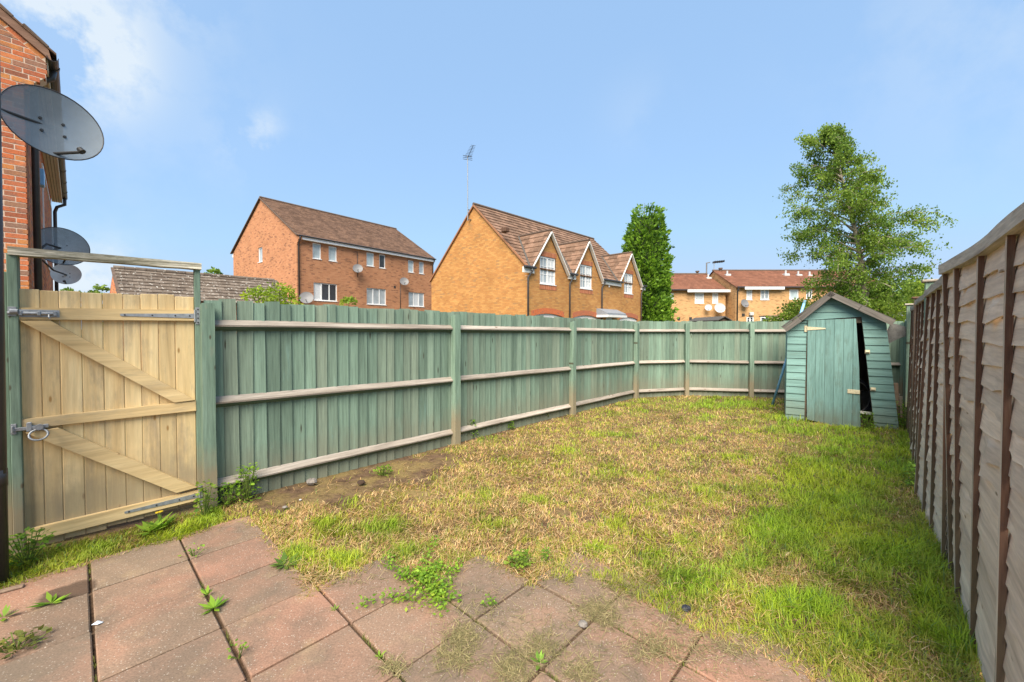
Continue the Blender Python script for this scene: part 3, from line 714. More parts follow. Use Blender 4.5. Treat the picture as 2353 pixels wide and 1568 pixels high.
lap_panel('third waney lap panel between the green capped post and the brown post', 2.80, 4.25, 1.83, [2.84, 3.3, 3.77, 4.2], lambda s: .02, lambda s: .05)
lap_panel('farthest waney lap panel beside the shed', 4.42, 5.85, 1.81, [4.47, 4.95, 5.4, 5.8], lambda s: .0, lambda s: .03)
def cap_post(label, s, d, w, h, matl, cap=None, base=-.1):
    t = thing('fence_post', label, 'fence post', rpt(s, d), RZ, 'posts of the right hand fence')
    m = MB(); m.box(-w / 2, w / 2, -w / 2, w / 2, base, h, 0, .005); m.build('shaft', matl, t)
    if cap: m = MB(); m.box(-w / 2 - .022, w / 2 + .022, -w / 2 - .022, w / 2 + .022, h + .001, h + .024, 0, .006); m.build('cap', cap, t)
cap_post('brown uncapped post between the two nearest waney panels', 1.045, -.035, .095, 1.935, M_bpost)
cap_post('green post with a pale square cap between second and third panel', 2.72, .02, .085, 1.925, M_gpost, M_ptop)
cap_post('brown post with a dark cap beyond the green capped post', 4.335, .02, .09, 1.86, M_bpost, M_batten)
cap_post('farthest green post with a pale cap beside the shed', 5.95, .03, .09, 1.85, M_gpost, M_ptop)
# rear run behind the shed
t = thing('side_fence', 'dark green boards of the side fence hidden behind the shed', 'fence', rpt(6.02), RZ)
i = 0; s = 0
while s < SR_END - 6.1:
    o = obj('fence_board', BOARDS[i % 12], t, (s, -.01, -.05), 0); o.scale = (1, 1, 1.72); s += .109; i += 1

# ================================================================ SHED
c8 = crop(2850, 1050, 650, 1618)
SL = ground(1806, 960); SBRG = rad(90 + 33)
FS = Frame(SL, SBRG)
def s8(x, y, d=0.0): p = FS.hit(*c8(x, y), 'y', d); return p.x, p.z
shed = thing('shed', 'leaning aqua painted timber shed with its door hanging ajar', 'shed', SL, FS.rz)
lowz = -.05
apex = s8(660, 150); eL = s8(255, 440); eR = s8(1178, 395)
LP = [s8(257, 470), s8(436, 470), s8(413, 1278), s8(238, 1262)]
LP[2] = (LP[2][0], lowz); LP[3] = (LP[3][0], lowz)
doorhead = s8(700, 362)[1]
o_r0, o_r1 = s8(948, 345), s8(1070, 1345); RPt = s8(1176, 395); RPb = s8(1300, 1350)
RP = [o_r0, RPt, (RPb[0], lowz), (o_r1[0], lowz)]
zL = s8(436, 470)[1]; h0 = s8(440, 376); h1 = s8(948, 344)
GP = [eL, s8(436, 440), h0, h1, o_r0, RPt, eR, apex]
GPoly = [(eL[0], eL[1]), (eR[0], eR[1]), apex]
PIT_ = (h1[1] - h0[1]) / (h1[0] - h0[0])
def clad(poly, name='cladding_board', pitch=.118, z_from=None, slope=0.0, fr=None, par=None, mat=None):
    fr = fr or idf; zs = [p[1] for p in poly]; z = (z_from if z_from is not None else min(zs)); jj = 0
    while z < max(zs) + .1:
        q = clip(clip(poly, -slope, 1, z + pitch), slope, -1, -z)
        z2 = z; z += pitch
        if len(q) < 3 or max(p[1] for p in q) - min(p[1] for p in q) < .015: continue
        cx = sum(p[0] for p in q) / len(q); cz = min(p[1] for p in q)
        q = [(a - cx, b - cz) for a, b in q]; hgt = max(b for a, b in q)
        m = MB(); m.prism(q, idf, lambda a, zz: -.006 - .014 * max(0, 1 - zz / max(.02, hgt)) - (.0), .004)
        ends = m.build(name, mat or M_shedX, par or shed, fr(cx, 0, cz)); yield ends
for poly, zf in ((LP, lowz), (RP, lowz)):
    for o in clad(poly, z_from=zf, slope=0.0): pass
# gable: everything above the door head line
gab = [(eL[0] + .01, zL), (h0[0], zL), h0, h1, o_r0, (RPt[0], RPt[1] - .0), apex, (eL[0] + .01, eL[1])]
upper = [(eL[0], eL[1]), (h0[0], h0[1]), h1, (RPt[0], RPt[1]), apex]
left_top = [LP[0], LP[1], (h0[0], h0[1]), (eL[0] + .005, eL[1])]
for o in clad(left_top, z_from=LP[0][1]): pass
for o in clad([h0, h1, (RPt[0], RPt[1] + .0), (RPt[0] - .02, RPt[1] + .02), apex, (eL[0] + .02, eL[1] + .01)], z_from=min(h0[1], h1[1]) - .001, pitch=.125): pass
SD = 1.75
m = MB(); m.box(h0[0] - .05, o_r0[0] + .08, .006, .045, min(h0[1], h1[1]) - .05, max(h0[1], h1[1]) + .06); m.build('door_header', M_shedraw, shed)
def side(name, x0, x1, zt):
    m = MB(); vs = [(x0, 0, zt), (x0, SD, zt), (x1, SD, lowz), (x1, 0, lowz)]
    th = .018 if x0 > .5 else -.018
    vs += [(p[0] - th, p[1], p[2]) for p in vs]
    m.add(vs, [(0, 1, 2, 3), (7, 6, 5, 4), (0, 4, 5, 1), (1, 5, 6, 2), (2, 6, 7, 3), (3, 7, 4, 0)]); m.build(name, M_shedX, shed)
side('side_wall', LP[0][0] + .0, LP[3][0], eL[1] - .02); side('side_wall', RPt[0], RPb[0], eR[1] - .02)
m = MB(); m.prism([(LP[3][0], lowz), (RPb[0], lowz), (RPt[0], eR[1] - .02), apex, (LP[0][0], eL[1] - .02)], idf, SD - .015, SD); m.build('rear_wall', M_shedraw, shed)
m = MB(); m.box(LP[3][0], RPb[0], .03, SD - .02, -.06, -.02); m.build('floor_deck', M_shedraw, shed)
m = MB(); b = .028
m.beam((o_r0[0] + .012, .012, o_r0[1]), (o_r1[0] + .012, .012, lowz), .03, .03, (0, 1, 0)); m.build('door_jamb', M_shedraw, shed)
m = MB(); m.beam((LP[1][0] + .012, .012, LP[1][1]), (LP[2][0] + .012, .012, lowz), .03, .03, (0, 1, 0)); m.build('door_jamb', M_shedraw, shed)
# roof: two felted slopes with overhang, and bargeboards at the front
tl, tr = s8(212, 452, -.12), s8(1262, 392, -.12); ap = s8(660, 128, -.12)
def roof_side(e, name):
    m = MB(); vs = []
    dx, dz = ap[0] - e[0], ap[1] - e[1]; n = Vector((-dz, dx)).normalized() * .022
    if n.y < 0: n = -n
    NS = 5
    for k in range(NS + 1):
        y = -.13 + (SD + .23) * k / NS
        for i in range(4):
            f = i / 3; sag = .0 if k in (0,) else random.uniform(-.006, .006); vs.append((e[0] + dx * f, y, e[1] + dz * f + sag + .012))
            vs.append((e[0] + dx * f + n.x, y, e[1] + dz * f + n.y + sag + .012))
    fs = []
    for k in range(NS):
        for i in range(3):
            a, bq = (k * 4 + i) * 2, ((k + 1) * 4 + i) * 2
            fs += [(a, a + 2, bq + 2, bq), (a + 1, bq + 1, bq + 3, a + 3)]
    for k in (0, NS):
        for i in range(3): a = (k * 4 + i) * 2; fs.append((a, a + 1, a + 3, a + 2))
    for i in (0, 3):
        for k in range(NS): a, bq = (k * 4 + i) * 2, ((k + 1) * 4 + i) * 2; fs.append((a, bq, bq + 1, a + 1))
    m.add(vs, fs); m.build(name, M_felt, shed)
roof_side(tl, 'roof_slope'); roof_side(tr, 'roof_slope')
def barge(a, bq, w=.078):
    m = MB(); L = (Vector((bq[0], 0, bq[1])) - Vector((a[0], 0, a[1]))).length; n = 4
    an = math.atan2(bq[1] - a[1], bq[0] - a[0])
    for k in range(n + 1):
        x = L * k / n; j = random.uniform(-.002, .002)
        for (dy, dz) in ((-.012, -w), (.006, -w), (.006, 0), (-.012, 0)): m.v.append((x, dy, dz + j))
    for k in range(n):
        for c in range(4): m.f.append((k * 4 + c, k * 4 + (c + 1) % 4, k * 4 + 4 + (c + 1) % 4, k * 4 + 4 + c)); m.m.append(0)
    m.f += [(3, 2, 1, 0), tuple(range(n * 4, n * 4 + 4))]; m.m += [0, 0]
    o = m.build('bargeboard', M_barge, shed, (a[0], -.145, a[1])); o.rotation_euler = (0, -an, 0)
mid = lambda a, b, f: (a[0] + (b[0] - a[0]) * f, a[1] + (b[1] - a[1]) * f)
kL, kR = mid(tl, ap, .33), mid(ap, tr, .5)
barge((tl[0], tl[1] + .01), (kL[0], kL[1] + .0), .085); barge(kL, (ap[0], ap[1] + .035)); barge((ap[0] - .005, ap[1] + .034), (kR[0], kR[1] + .02)); barge((kR[0] - .01, kR[1] + .03), (tr[0], tr[1] + .02), .085)
# door: hinged at its left edge, hanging out of true
hx = s8(440, 800)[0]; DANG = rad(17)
dd = FS.ex * math.cos(DANG) - FS.ey * math.sin(DANG)
FD = Frame(FS.w(hx, -.026, 0), math.atan2(dd.x, dd.y))
def sd8(x, y, d=0.0): p = FD.hit(*c8(x, y), 'y', d); return p.x, p.z
door = MB()
DP = [sd8(441, 377), sd8(896, 362), sd8(925, 800), sd8(940, 1372), sd8(790, 1396), sd8(590, 1338), sd8(441, 1300)]
def din(p, k=.03): return p
for zz in (s8(500, 470)[1], .75, .25): door.box(.05, DP[2][0] - .12, .003, .025, zz - .05, zz + .05)
do = door.build('door', M_shedraw, shed, (hx, -.026, 0)); do.rotation_euler = (0, 0, FD.rz - FS.rz)
edges = [441, 520, 606, 692, 780, 868, 945]
for i in range(6):
    xa, xb = sd8(edges[i], 800)[0], (sd8(edges[i + 1], 800)[0] if i < 5 else 9)
    q = clip(clip(DP, 1, 0, xb - .002), -1, 0, -xa - .002)
    if len(q) < 3: continue
    cx = sum(p[0] for p in q) / len(q); m = MB(); m.prism([(a - cx, z) for a, z in q], idf, -.014 + random.uniform(-.002, .002), .002); m.build('door_board', M_shedZ, do, (cx, 0, 0))
(a, z), (b_, z2) = sd8(612, 455, -.02), sd8(440, 455, -.02)
m = MB(); m.prism([(b_, z2 - .028), (a, z - .008), (a, z + .010), (b_, z2 + .032)], idf, -.022, -.0165); m.build('tee_hinge', M_cream, do)
(a, z), (b_, z2) = s8(414, 486, -.03), s8(441, 428, -.03); m = MB(); m.box(a, b_, -.030, -.022, z, z2, 0, .002); m.build('hinge_plate', M_cream, shed)
(a, z), (b_, z2) = sd8(816, 1058, -.02), sd8(933, 1030, -.02); m = MB(); m.box(a, b_, -.024, -.0165, z, z2, 0, .003); m.box(b_ - .045, b_ - .01, -.030, -.024, z + .004, z2 - .004, 0, .002); m.build('hasp', M_cream, do)
for (x, y) in ((1003, 672), (1056, 1022)):
    (a, z) = s8(x, y, -.03); m = MB(); m.box(a - .03, a + .03, -.030, -.021, z - .028, z + .028, 0, .003); m.tube([(a - .022, -.038, z), (a + .022, -.038, z)], .014, 8); m.build('bolt_keep', M_cream, shed)
# things seen through the gap and beside the shed
wc = FS.w(.86, .55, .36); t = thing('bicycle_wheel', 'dark spoked wheel standing inside the shed behind the door', 'wheel', wc, FS.rz + rad(8))
m = MB(); m.tube([(.33 * math.cos(a), 0, .33 * math.sin(a)) for a in [k * math.pi / 16 for k in range(33)]], .02, 6, caps=False); m.build('tyre', M_dark, t)
m = MB(); m.tube([(.30 * math.cos(a), 0, .30 * math.sin(a)) for a in [k * math.pi / 16 for k in range(33)]], .008, 5, caps=False); m.build('rim', M_grey, t)
for k in range(12):
    a = k * math.pi / 6; m = MB(); m.tube([(0, 0, 0), (.30 * math.cos(a), 0, .30 * math.sin(a))], .002, 4); m.build('spoke', M_grey, t)
m = MB(); m.tube([(0, -.04, 0), (0, .04, 0)], .02, 8); m.build('hub', M_grey, t)
pk = thing('plank', 'pale plank lying across the shed floor in the door gap', 'plank', FS.w(.55, .20, .17), FS.rz - rad(4)); m = MB(); m.box(0, .62, -.02, .02, -.02, .02, 0, .003); m.build('board', M_white, pk)
(a, z) = s8(1290, 960); b0 = FS.w(a + .06, .25, 0)
t = thing('stake', 'brown rotting stake leaning on the right side of the shed', 'stake', b0, FS.rz); m = MB(); m.beam((.0, 0, -.03), (-.045, 0, .66), .055, .055, (0, 1, 0), 0, .006); m.build('shaft', M_bpost, t)
b1 = ground(2083, 962) + Vector((.1, .25, 0)); t = thing('offcut', 'pale upright board offcut in the gap right of the shed', 'board', b1, FS.rz); m = MB(); m.box(-.05, .05, -.012, .012, -.03, .33, 0, .003); m.build('board', M_slat, t)
t = thing('block', 'grey concrete block on the ground behind the pale offcut', 'block', b1 + Vector((-.12, .45, 0)), FS.rz); m = MB(); m.box(-.12, .12, -.1, .1, -.02, .34, 0, .01); m.build('body', M_stone, t)
M_felt2 = plain('torn grey felt', (.20, .195, .185), .9, var=.3, nscale=14)
fl = thing('felt_flap', 'torn grey sheet of roofing felt hanging off the shed roof on the right', 'felt sheet', FS.w(tr[0] - .03, .15, tr[1] - .03), FS.rz)
m = MB(); nx_, nz_ = 5, 5
for j in range(nz_ + 1):
    for i in range(nx_ + 1):
        f, g = i / nx_, j / nz_; wdt = .38 * (1 - .35 * g * g)
        m.v.append((.02 + .30 * f - .10 * g * (1 - f), .10 * f, -.05 * f - .34 * g * (1 - .75 * f) + .012 * math.sin(f * 7 + g * 4)))
m.f = [(j * 6 + i, j * 6 + i + 1, j * 6 + i + 7, j * 6 + i + 6) for j in range(nz_) for i in range(nx_)]; m.m = [0] * len(m.f)
o = m.build('sheet', M_felt2, fl); md = o.modifiers.new('thick', 'SOLIDIFY'); md.thickness = .006
# long blue pole leaning on the shed's left eave
pa, pb_ = ground(1775, 930), at_depth(1850, 690, 7.55); pole = thing('pole', 'long blue metal pole leaning against the left side of the shed', 'pole', pa)
m = MB(); m.tube([(0, 0, 0), tuple((pb_ - pa) * .97)], .022, 10); m.build('shaft', M_blue, pole, smooth=True)
m = MB(); d = (pb_ - pa); m.tube([tuple(d * .93), tuple(d)], .021, 10); m.build('end_cap', plain('pale blue grip', (.25, .45, .55), .5), pole)

# ================================================================ HOUSES
def facef(face):                                   # (along, inwards, up) -> local xyz of a wall
    return {'front': lambda s, d, z: (s, d, z), 'gable': lambda s, d, z: (d, s, z)}[face]
def wall_with_holes(mb, f, s0, s1, z0, z1, holes, dep=.10, mi=0):
    xs = sorted({s0, s1, *[h[0] for h in holes], *[h[1] for h in holes]}); zs = sorted({z0, z1, *[h[2] for h in holes], *[h[3] for h in holes]})
    for i in range(len(xs) - 1):
        for j in range(len(zs) - 1):
            cx, cz = (xs[i] + xs[i + 1]) / 2, (zs[j] + zs[j + 1]) / 2
            if any(h[0] < cx < h[1] and h[2] < cz < h[3] for h in holes): continue
            mb.add([f(xs[i], 0, zs[j]), f(xs[i + 1], 0, zs[j]), f(xs[i + 1], 0, zs[j + 1]), f(xs[i], 0, zs[j + 1])], [(0, 1, 2, 3)], mi)
    for a, b, c, d in holes:
        for (p, q) in (((a, c), (b, c)), ((b, c), (b, d)), ((b, d), (a, d)), ((a, d), (a, c))):
            mb.add([f(p[0], 0, p[1]), f(q[0], 0, q[1]), f(q[0], dep, q[1]), f(p[0], dep, p[1])], [(0, 1, 2, 3)], mi)
def window(parent, f, a, b, c, d, lights=1, bars=None, pane=M_glass, curtain=False, fw=.06, rec=.05, sill=True, fr=M_upvc):
    bx = lambda m, s0, s1, d0, d1, z0, z1: m.box(s0, s1, d0, d1, z0, z1, 0, 0, None, f)
    m = MB(); a2, b2, c2_, d2 = a + .004, b - .004, c + .004, d - .004
    bx(m, a2, a2 + fw, rec, rec + .06, c2_, d2); bx(m, b2 - fw, b2, rec, rec + .06, c2_, d2); bx(m, a2 + fw, b2 - fw, rec, rec + .06, c2_, c2_ + fw); bx(m, a2 + fw, b2 - fw, rec, rec + .06, d2 - fw, d2)
    w = (b2 - a2) / lights
    for k in range(1, lights): bx(m, a2 + w * k - fw * .55, a2 + w * k + fw * .55, rec - .004, rec + .06, c2_ + fw, d2 - fw)
    o = m.build('window', fr, parent)
    for k in range(lights):
        m = MB(); x0 = a2 + w * k + fw * .5; bx(m, x0, x0 + w - fw, rec + .03, rec + .04, c2_ + fw * .6, d2 - fw * .6); m.build('pane', pane[k % len(pane)] if isinstance(pane, list) else pane, o)
        if bars:
            m = MB(); nx_, nz_ = bars; xx0, xx1 = a2 + w * k + fw * .55, a2 + w * (k + 1) - fw * .55
            for q in range(1, nx_): xx = xx0 + (xx1 - xx0) * q / nx_; bx(m, xx - .012, xx + .012, rec + .012, rec + .029, c2_ + fw, d2 - fw)
            for q in range(1, nz_): zz = c2_ + fw + (d2 - c2_ - 2 * fw) * q / nz_; bx(m, xx0, xx1, rec + .010, rec + .028, zz - .012, zz + .012)
            m.build('glazing_bar', fr, o)
    if sill: m = MB(); bx(m, a - .03, b + .03, -.035, rec + .02, c - .025, c + .006); m.build('sill', fr, o)
    return o
def slope(mb, p0, q0, p1, q1, n, t=.03, mi=0):
    """n courses between the lower edge p0-q0 and the upper edge p1-q1, each lapping the one below"""
    p0, q0, p1, q1 = map(Vector, (p0, q0, p1, q1)); nn = (q0 - p0 if (q0 - p0).length > .01 else q1 - p1).cross(p1 - p0).normalized()
    if nn.z < 0: nn = -nn
    for k in range(n):
        a, b, c, d = p0.lerp(p1, k / n), q0.lerp(q1, k / n), q0.lerp(q1, (k + 1) / n), p0.lerp(p1, (k + 1) / n)
        mb.add([a + nn * t, b + nn * t, c + nn * .004, d + nn * .004], [(0, 1, 2, 3)], mi)
        mb.add([a - nn * .004, b - nn * .004, b + nn * t, a + nn * t], [(0, 1, 2, 3)], mi)
def pipe(parent, pts, r=.045, name='downpipe', mat=M_black):
    m = MB(); m.tube(pts, r, 8); return m.build(name, mat, parent, smooth=True)
def pixrect(fr, cr, r, axis, val=0.0):
    k = (0 if axis == 'y' else 1); a = fr.hit(*cr(r[0], r[3]), axis, val); b = fr.hit(*cr(r[2], r[1]), axis, val)
    l, rr = a[k], b[k]; zc = fr.hit(*cr(r[0], r[1]), axis, val).z; zd = fr.hit(*cr(r[2], r[3]), axis, val).z
    return (min(l, rr), max(l, rr), (a.z + zd) / 2, (b.z + zc) / 2)

# ---- left: salmon brick three-storey block
cA = crop(840, 700, 820, 2353)
H1 = Frame(at_depth(683, 690, 25.6).to_2d().to_3d(), rad(37.1)); h1r = H1.rz
ho = thing('apartment_house', 'salmon brick three storey block with brown tiled roof left of the golden house', 'house', H1.o, h1r)
e1 = H1.hit(*cA(790, 545), 'y').z; Lw = H1.hit(*cA(2255, 1200), 'y').x; Dw = H1.hit(*cA(102, 900), 'x').y; ap1 = 10.55
wins = [((955, 610, 1045, 780), 1, M_frost), ((1128, 645, 1215, 805), 1, M_frost), ((1535, 712, 1615, 858), 1, M_frost), ((1672, 732, 1738, 880), 1, M_glassD), ((1982, 795, 2043, 925), 1, M_frost), ((2100, 812, 2152, 940), 1, M_glass),
        ((966, 1042, 1218, 1232), 3, [M_curt, M_glassD, M_glassD]), ((1537, 1098, 1745, 1272), 3, M_glass), ((1988, 1142, 2155, 1292), 3, [M_glass, M_curt, M_glass])]
rects = [pixrect(H1, cA, w[0], 'y') for w in wins]
f = facef('front'); m = MB(); wall_with_holes(m, f, 0, Lw, -.3, e1, rects); m.build('front_wall', M_wallO, ho, uv=True)
grect = pixrect(H1, cA, (368, 655, 412, 815), 'x'); g = facef('gable')
m = MB(); wall_with_holes(m, g, 0, Dw, -.3, e1 + .1, [grect]); m.add([g(0, 0, e1 + .1), g(Dw, 0, e1 + .1), g(Dw / 2, 0, ap1 - .05)], [(0, 1, 2)])
m.build('gable_wall', M_wallO, ho, uv=True)
m = MB(); m.add([(Lw, 0, -.3), (Lw, Dw, -.3), (Lw, Dw, e1 + .1), (Lw, Dw / 2, ap1 - .05), (Lw, 0, e1 + .1), (0, Dw, -.3), (0, Dw, e1 + .1)], [(0, 1, 2, 3, 4), (5, 1, 2, 6)]); m.build('rear_wall', M_wallO, ho, uv=True)
for (r, (_, l, pn)) in zip(rects, wins): window(ho, f, *r, lights=l, pane=pn)
window(ho, g, *grect, pane=M_glass)
m = MB(); ov = .25; zo = e1 + .12
slope(m, (-.06, -ov, zo - .02), (Lw + .06, -ov, zo - .02), (-.06, Dw / 2, ap1), (Lw + .06, Dw / 2, ap1), 27)
slope(m, (-.06, Dw + ov, zo - .02), (Lw + .06, Dw + ov, zo - .02), (-.06, Dw / 2, ap1), (Lw + .06, Dw / 2, ap1), 10)
rf = m.build('roof', M_tileB, ho, uv=True)
m = MB(); m.tube([(-.08, Dw / 2, ap1 + .02), (Lw + .08, Dw / 2, ap1 + .02)], .09, 8); m.build('ridge', M_ridge, rf)
m = MB(); m.beam((-.07, -ov, zo - .04), (-.07, Dw / 2, ap1 - .03), .05, .12, (1, 0, 0)); m.beam((-.07, Dw + ov, zo - .04), (-.07, Dw / 2, ap1 - .03), .05, .12, (1, 0, 0)); m.build('verge', M_ridge, rf)
m = MB(); m.box(.25, Lw, -.22, -.19, e1 - .13, e1 + .10); m.box(.25, Lw, -.19, .0, e1 - .13, e1 - .10); m.build('fascia', M_upvc, ho)
m = MB(); m.box(-.03, Lw + .05, -.33, -.224, e1 + .05, e1 + .13, 0, .02); m.build('gutter', M_black, ho)
m = MB()
for k in range(4): m.box(-.004, .24, -.06 * (k + 1), -.06 * k - .001 if k else -.003, e1 - .42 + .09 * k, e1 + .10)
m.build('corbel', M_wallO, ho, uv=True)
m = MB(); m.box(.0, .3, Dw + .01, Dw + .22, e1 - .2, e1 + .05); m.build('rear_fascia', M_upvc, ho)
xd = H1.hit(*cA(800, 900), 'y').x; pipe(ho, [(xd, -.28, e1 + .05), (xd, -.25, e1 - .1), (xd, -.07, e1 - .35), (xd, -.07, -.2)])
xd = H1.hit(*cA(2243, 1200), 'y').x; pipe(ho, [(xd, -.28, e1 + .05), (xd, -.07, e1 - .4), (xd, -.07, -.2)])
p = H1.hit(*cA(1432, 700), 'y'); q = H1.hit(*cA(1432, 970), 'y'); pipe(ho, [(p.x, -.02, p.z), (p.x, -.02, q.z)], .02, 'cable')
p = H1.hit(*cA(1895, 1045), 'y'); q = H1.hit(*cA(1895, 1320), 'y'); pipe(ho, [(p.x, -.02, p.z), (p.x, -.02, q.z)], .022, 'cable')
v = H1.hit(*cA(1837, 1080), 'y'); m = MB(); m.box(v.x - .08, v.x + .08, -.02, .02, v.z - .08, v.z + .08); m.build('vent', M_bolt, ho)
def wall_dish(fr, cr, px, py, lab, R=.33, mat=M_grey, out=.42, nrm=(.35, -.85, .4)):
    p = fr.hit(*cr(px, py), 'y', -out); mo = fr.w(p.x - .1, 0, p.z - .12)
    return sat_dish(lab, fr.w(p.x, p.y, p.z), nrm, R, mo, mat, bolts=False, arm_r=.018)
wall_dish(H1, cA, 1440, 880, 'dark dish high on the middle of the salmon brick block'); wall_dish(H1, cA, 1940, 1020, 'dark dish at the right end of the salmon brick block'); wall_dish(H1, cA, 888, 1195, 'low dark dish just above the fence behind the lime green bush', .4)

# ---- middle: golden brick house with three dormers
c5 = crop(1580, 520, 980, 2195); cB = crop(1900, 800, 550, 2053)
H2 = Frame(at_depth(1216, 700, 18.6).to_2d().to_3d(), GU)
h2 = thing('dormer_house', 'golden brick house with three pointed dormers and white bargeboards', 'house', H2.o, H2.rz)
e2 = H2.hit(*cB(250, 742), 'y').z; L2 = H2.hit(*cB(1895, 1300), 'y').x; D2 = H2.hit(*c5(85, 1300), 'x').y; ap2 = H2.hit(*c5(425, 548), 'x').z - .08
wr = [(465, 615, 685, 1000), (1027, 728, 1195, 1062), (1645, 848, 1765, 1130)]
r2 = [pixrect(H2, cB, w, 'y') for w in wr]
ag = [(360, 1400, 790, 1620), (935, 1425, 1285, 1640), (1580, 1450, 1830, 1650)]
garages = [(H2.hit(*cB(a[0], 1450), 'y').x, H2.hit(*cB(a[2], 1450), 'y').x, H2.hit(*cB((a[0] + a[2]) / 2, a[1]), 'y').z) for a in ag]
dr = (H2.hit(*cB(1392, 1470), 'y').x, H2.hit(*cB(1500, 1470), 'y').x, H2.hit(*cB(1450, 1450), 'y').z)
m = MB(); f = facef('front'); g = facef('gable')
holes = r2 + [(a, b, -.3, z) for a, b, z in garages] + [(dr[0], dr[1], -.3, dr[2])]
wall_with_holes(m, f, 0, L2, -.3, e2 - .02, [h for h in holes if h[3] < e2 - .02], .12)
# dormer gables: triangles of wall above the eave, cut round the window heads
dz = [((620, 248), (358, 738), (870, 898), (205, 322)), ((1150, 385), (950, 842), (1345, 972), (775, 457)), ((1745, 560), (1605, 945), (1895, 1050), (1395, 602))]
dorm = []
for (A, Lf, Rf, B), r in zip(dz, r2):
    a = H2.hit(*cB(*A), 'y', -.12); l = H2.hit(*cB(*Lf), 'y', -.12); rr = H2.hit(*cB(*Rf), 'y', -.12)
    hw = max(a.x - l.x, rr.x - a.x); dorm.append((a.x, a.z, hw, (l.z + rr.z) / 2))
for (ax, az, hw, fz), r in zip(dorm, r2):
    k = (az - fz) / hw; tri = [(ax - (az - e2) / k + .06, e2 - .02), (ax + (az - e2) / k - .06, e2 - .02), (ax, az - .12)]
    if r[3] > e2 - .02:
        for part in (clip(tri, 1, 0, r[0]), clip(tri, -1, 0, -r[1]), clip(clip(clip(tri, -1, 0, -r[0]), 1, 0, r[1]), 0, -1, -r[3])):
            if len(part) > 2: m.add([f(p[0], 0, p[1]) for p in part], [tuple(range(len(part)))])
    else: m.add([f(p[0], 0, p[1]) for p in tri], [(0, 1, 2)])
low = [h for h in r2 if h[3] >= e2 - .02]
if low:                                             # windows that rise above the eave line: wall rebuilt with full holes
    m2 = MB(); wall_with_holes(m2, f, 0, L2, -.3, e2 - .02, [(h[0], h[1], h[2], min(h[3], e2 - .02)) for h in holes], .12)
    k = len(m.v); keep = m.v, m.f
    nv = MB()
    for (ax, az, hw, fz), r in zip(dorm, r2):
        kk_ = (az - fz) / hw; tri = [(ax - (az - e2) / kk_ + .06, e2 - .02), (ax + (az - e2) / kk_ - .06, e2 - .02), (ax, az - .12)]
        parts = (clip(tri, 1, 0, r[0]), clip(tri, -1, 0, -r[1]), clip(clip(clip(tri, -1, 0, -r[0]), 1, 0, r[1]), 0, -1, -r[3])) if r[3] > e2 - .02 else (tri,)
        for part in parts:
            if len(part) > 2: nv.add([f(p[0], 0, p[1]) for p in part], [tuple(range(len(part)))])
    m2.add(nv.v, nv.f); m = m2
m.build('front_wall', M_wallY, h2, uv=True)
m = MB(); m.add([g(0, 0, -.3), g(D2, 0, -.3), g(D2, 0, e2), g(D2 / 2, 0, ap2 - .04), g(0, 0, e2)], [(0, 1, 2, 3, 4)]); m.add([(L2, 0, -.3), (L2, D2, -.3), (L2, D2, e2), (L2, D2 / 2, ap2 - .04), (L2, 0, e2), (0, D2, -.3), (0, D2, e2)], [(0, 1, 2, 3, 4), (5, 1, 2, 6)])
m.build('gable_wall', M_wallY, h2, uv=True)
for r in r2: window(h2, f, *r, lights=2, bars=(2, 3), pane=[M_glass, M_curt], fw=.075, rec=.03)
m = MB(); slope(m, (-.05, .02, e2), (L2 + .05, .02, e2), (-.05, D2 / 2, ap2), (L2 + .05, D2 / 2, ap2), 17, .035); slope(m, (-.05, D2 + .15, e2 - .1), (L2 + .05, D2 + .15, e2 - .1), (-.05, D2 / 2, ap2), (L2 + .05, D2 / 2, ap2), 8, .035)
rf = m.build('roof', M_tileD, h2, uv=True)
m = MB(); m.tube([(-.06, D2 / 2, ap2 + .02), (L2 + .06, D2 / 2, ap2 + .02)], .085, 8); m.build('ridge', M_ridge, rf)
m = MB(); m.beam((-.045, 0, e2 - .03), (-.045, D2 / 2, ap2 - .05), .07, .09, (1, 0, 0)); m.beam((-.045, D2 + .1, e2 - .1), (-.045, D2 / 2, ap2 - .05), .07, .09, (1, 0, 0)); m.build('verge', plain('orange verge mortar', (.30, .14, .07), .85), rf)
vv_ = H2.hit(*c5(712, 765), 'y', 1.2); m = MB(); m.box(vv_.x - .15, vv_.x + .15, 1.1, 1.4, vv_.z - .12, vv_.z + .1, 0, .03); m.build('roof_vent', M_batten, rf)
tp = (ap2 - e2) / (D2 / 2)
for (ax, az, hw, fz), r in zip(dorm, r2):
    k = (az - fz) / hw; yb = (az - e2) / tp; hwe = (az - e2) / k
    m = MB()
    for sg in (-1, 1):
        foot_f = (ax + sg * hw, -.16, fz + .02); foot_b = (ax + sg * hwe, .0, e2); top_f = (ax, -.16, az + .03); top_b = (ax, yb + .1, az + .03)
        slope(m, foot_f, foot_b, top_f, top_b, 7, .03)
    dm = m.build('dormer_roof', M_tileD, h2, uv=True)
    m = MB(); m.tube([(ax, -.17, az + .05), (ax, yb + .05, az + .05)], .06, 8); m.build('ridge', M_ridge, dm)
    for sg in (-1, 1):
        m = MB(); m.beam((ax + sg * hw, -.12, fz - .05), (ax, -.12, az - .06), .05, .17, (0, 1, 0), 0, .006); m.build('bargeboard', M_white, dm)
        m = MB(); m.tube([(ax + sg * hwe, .0, e2 + .03), (ax, yb + .02, az + .04)], .055, 6); m.build('valley', M_felt, dm)
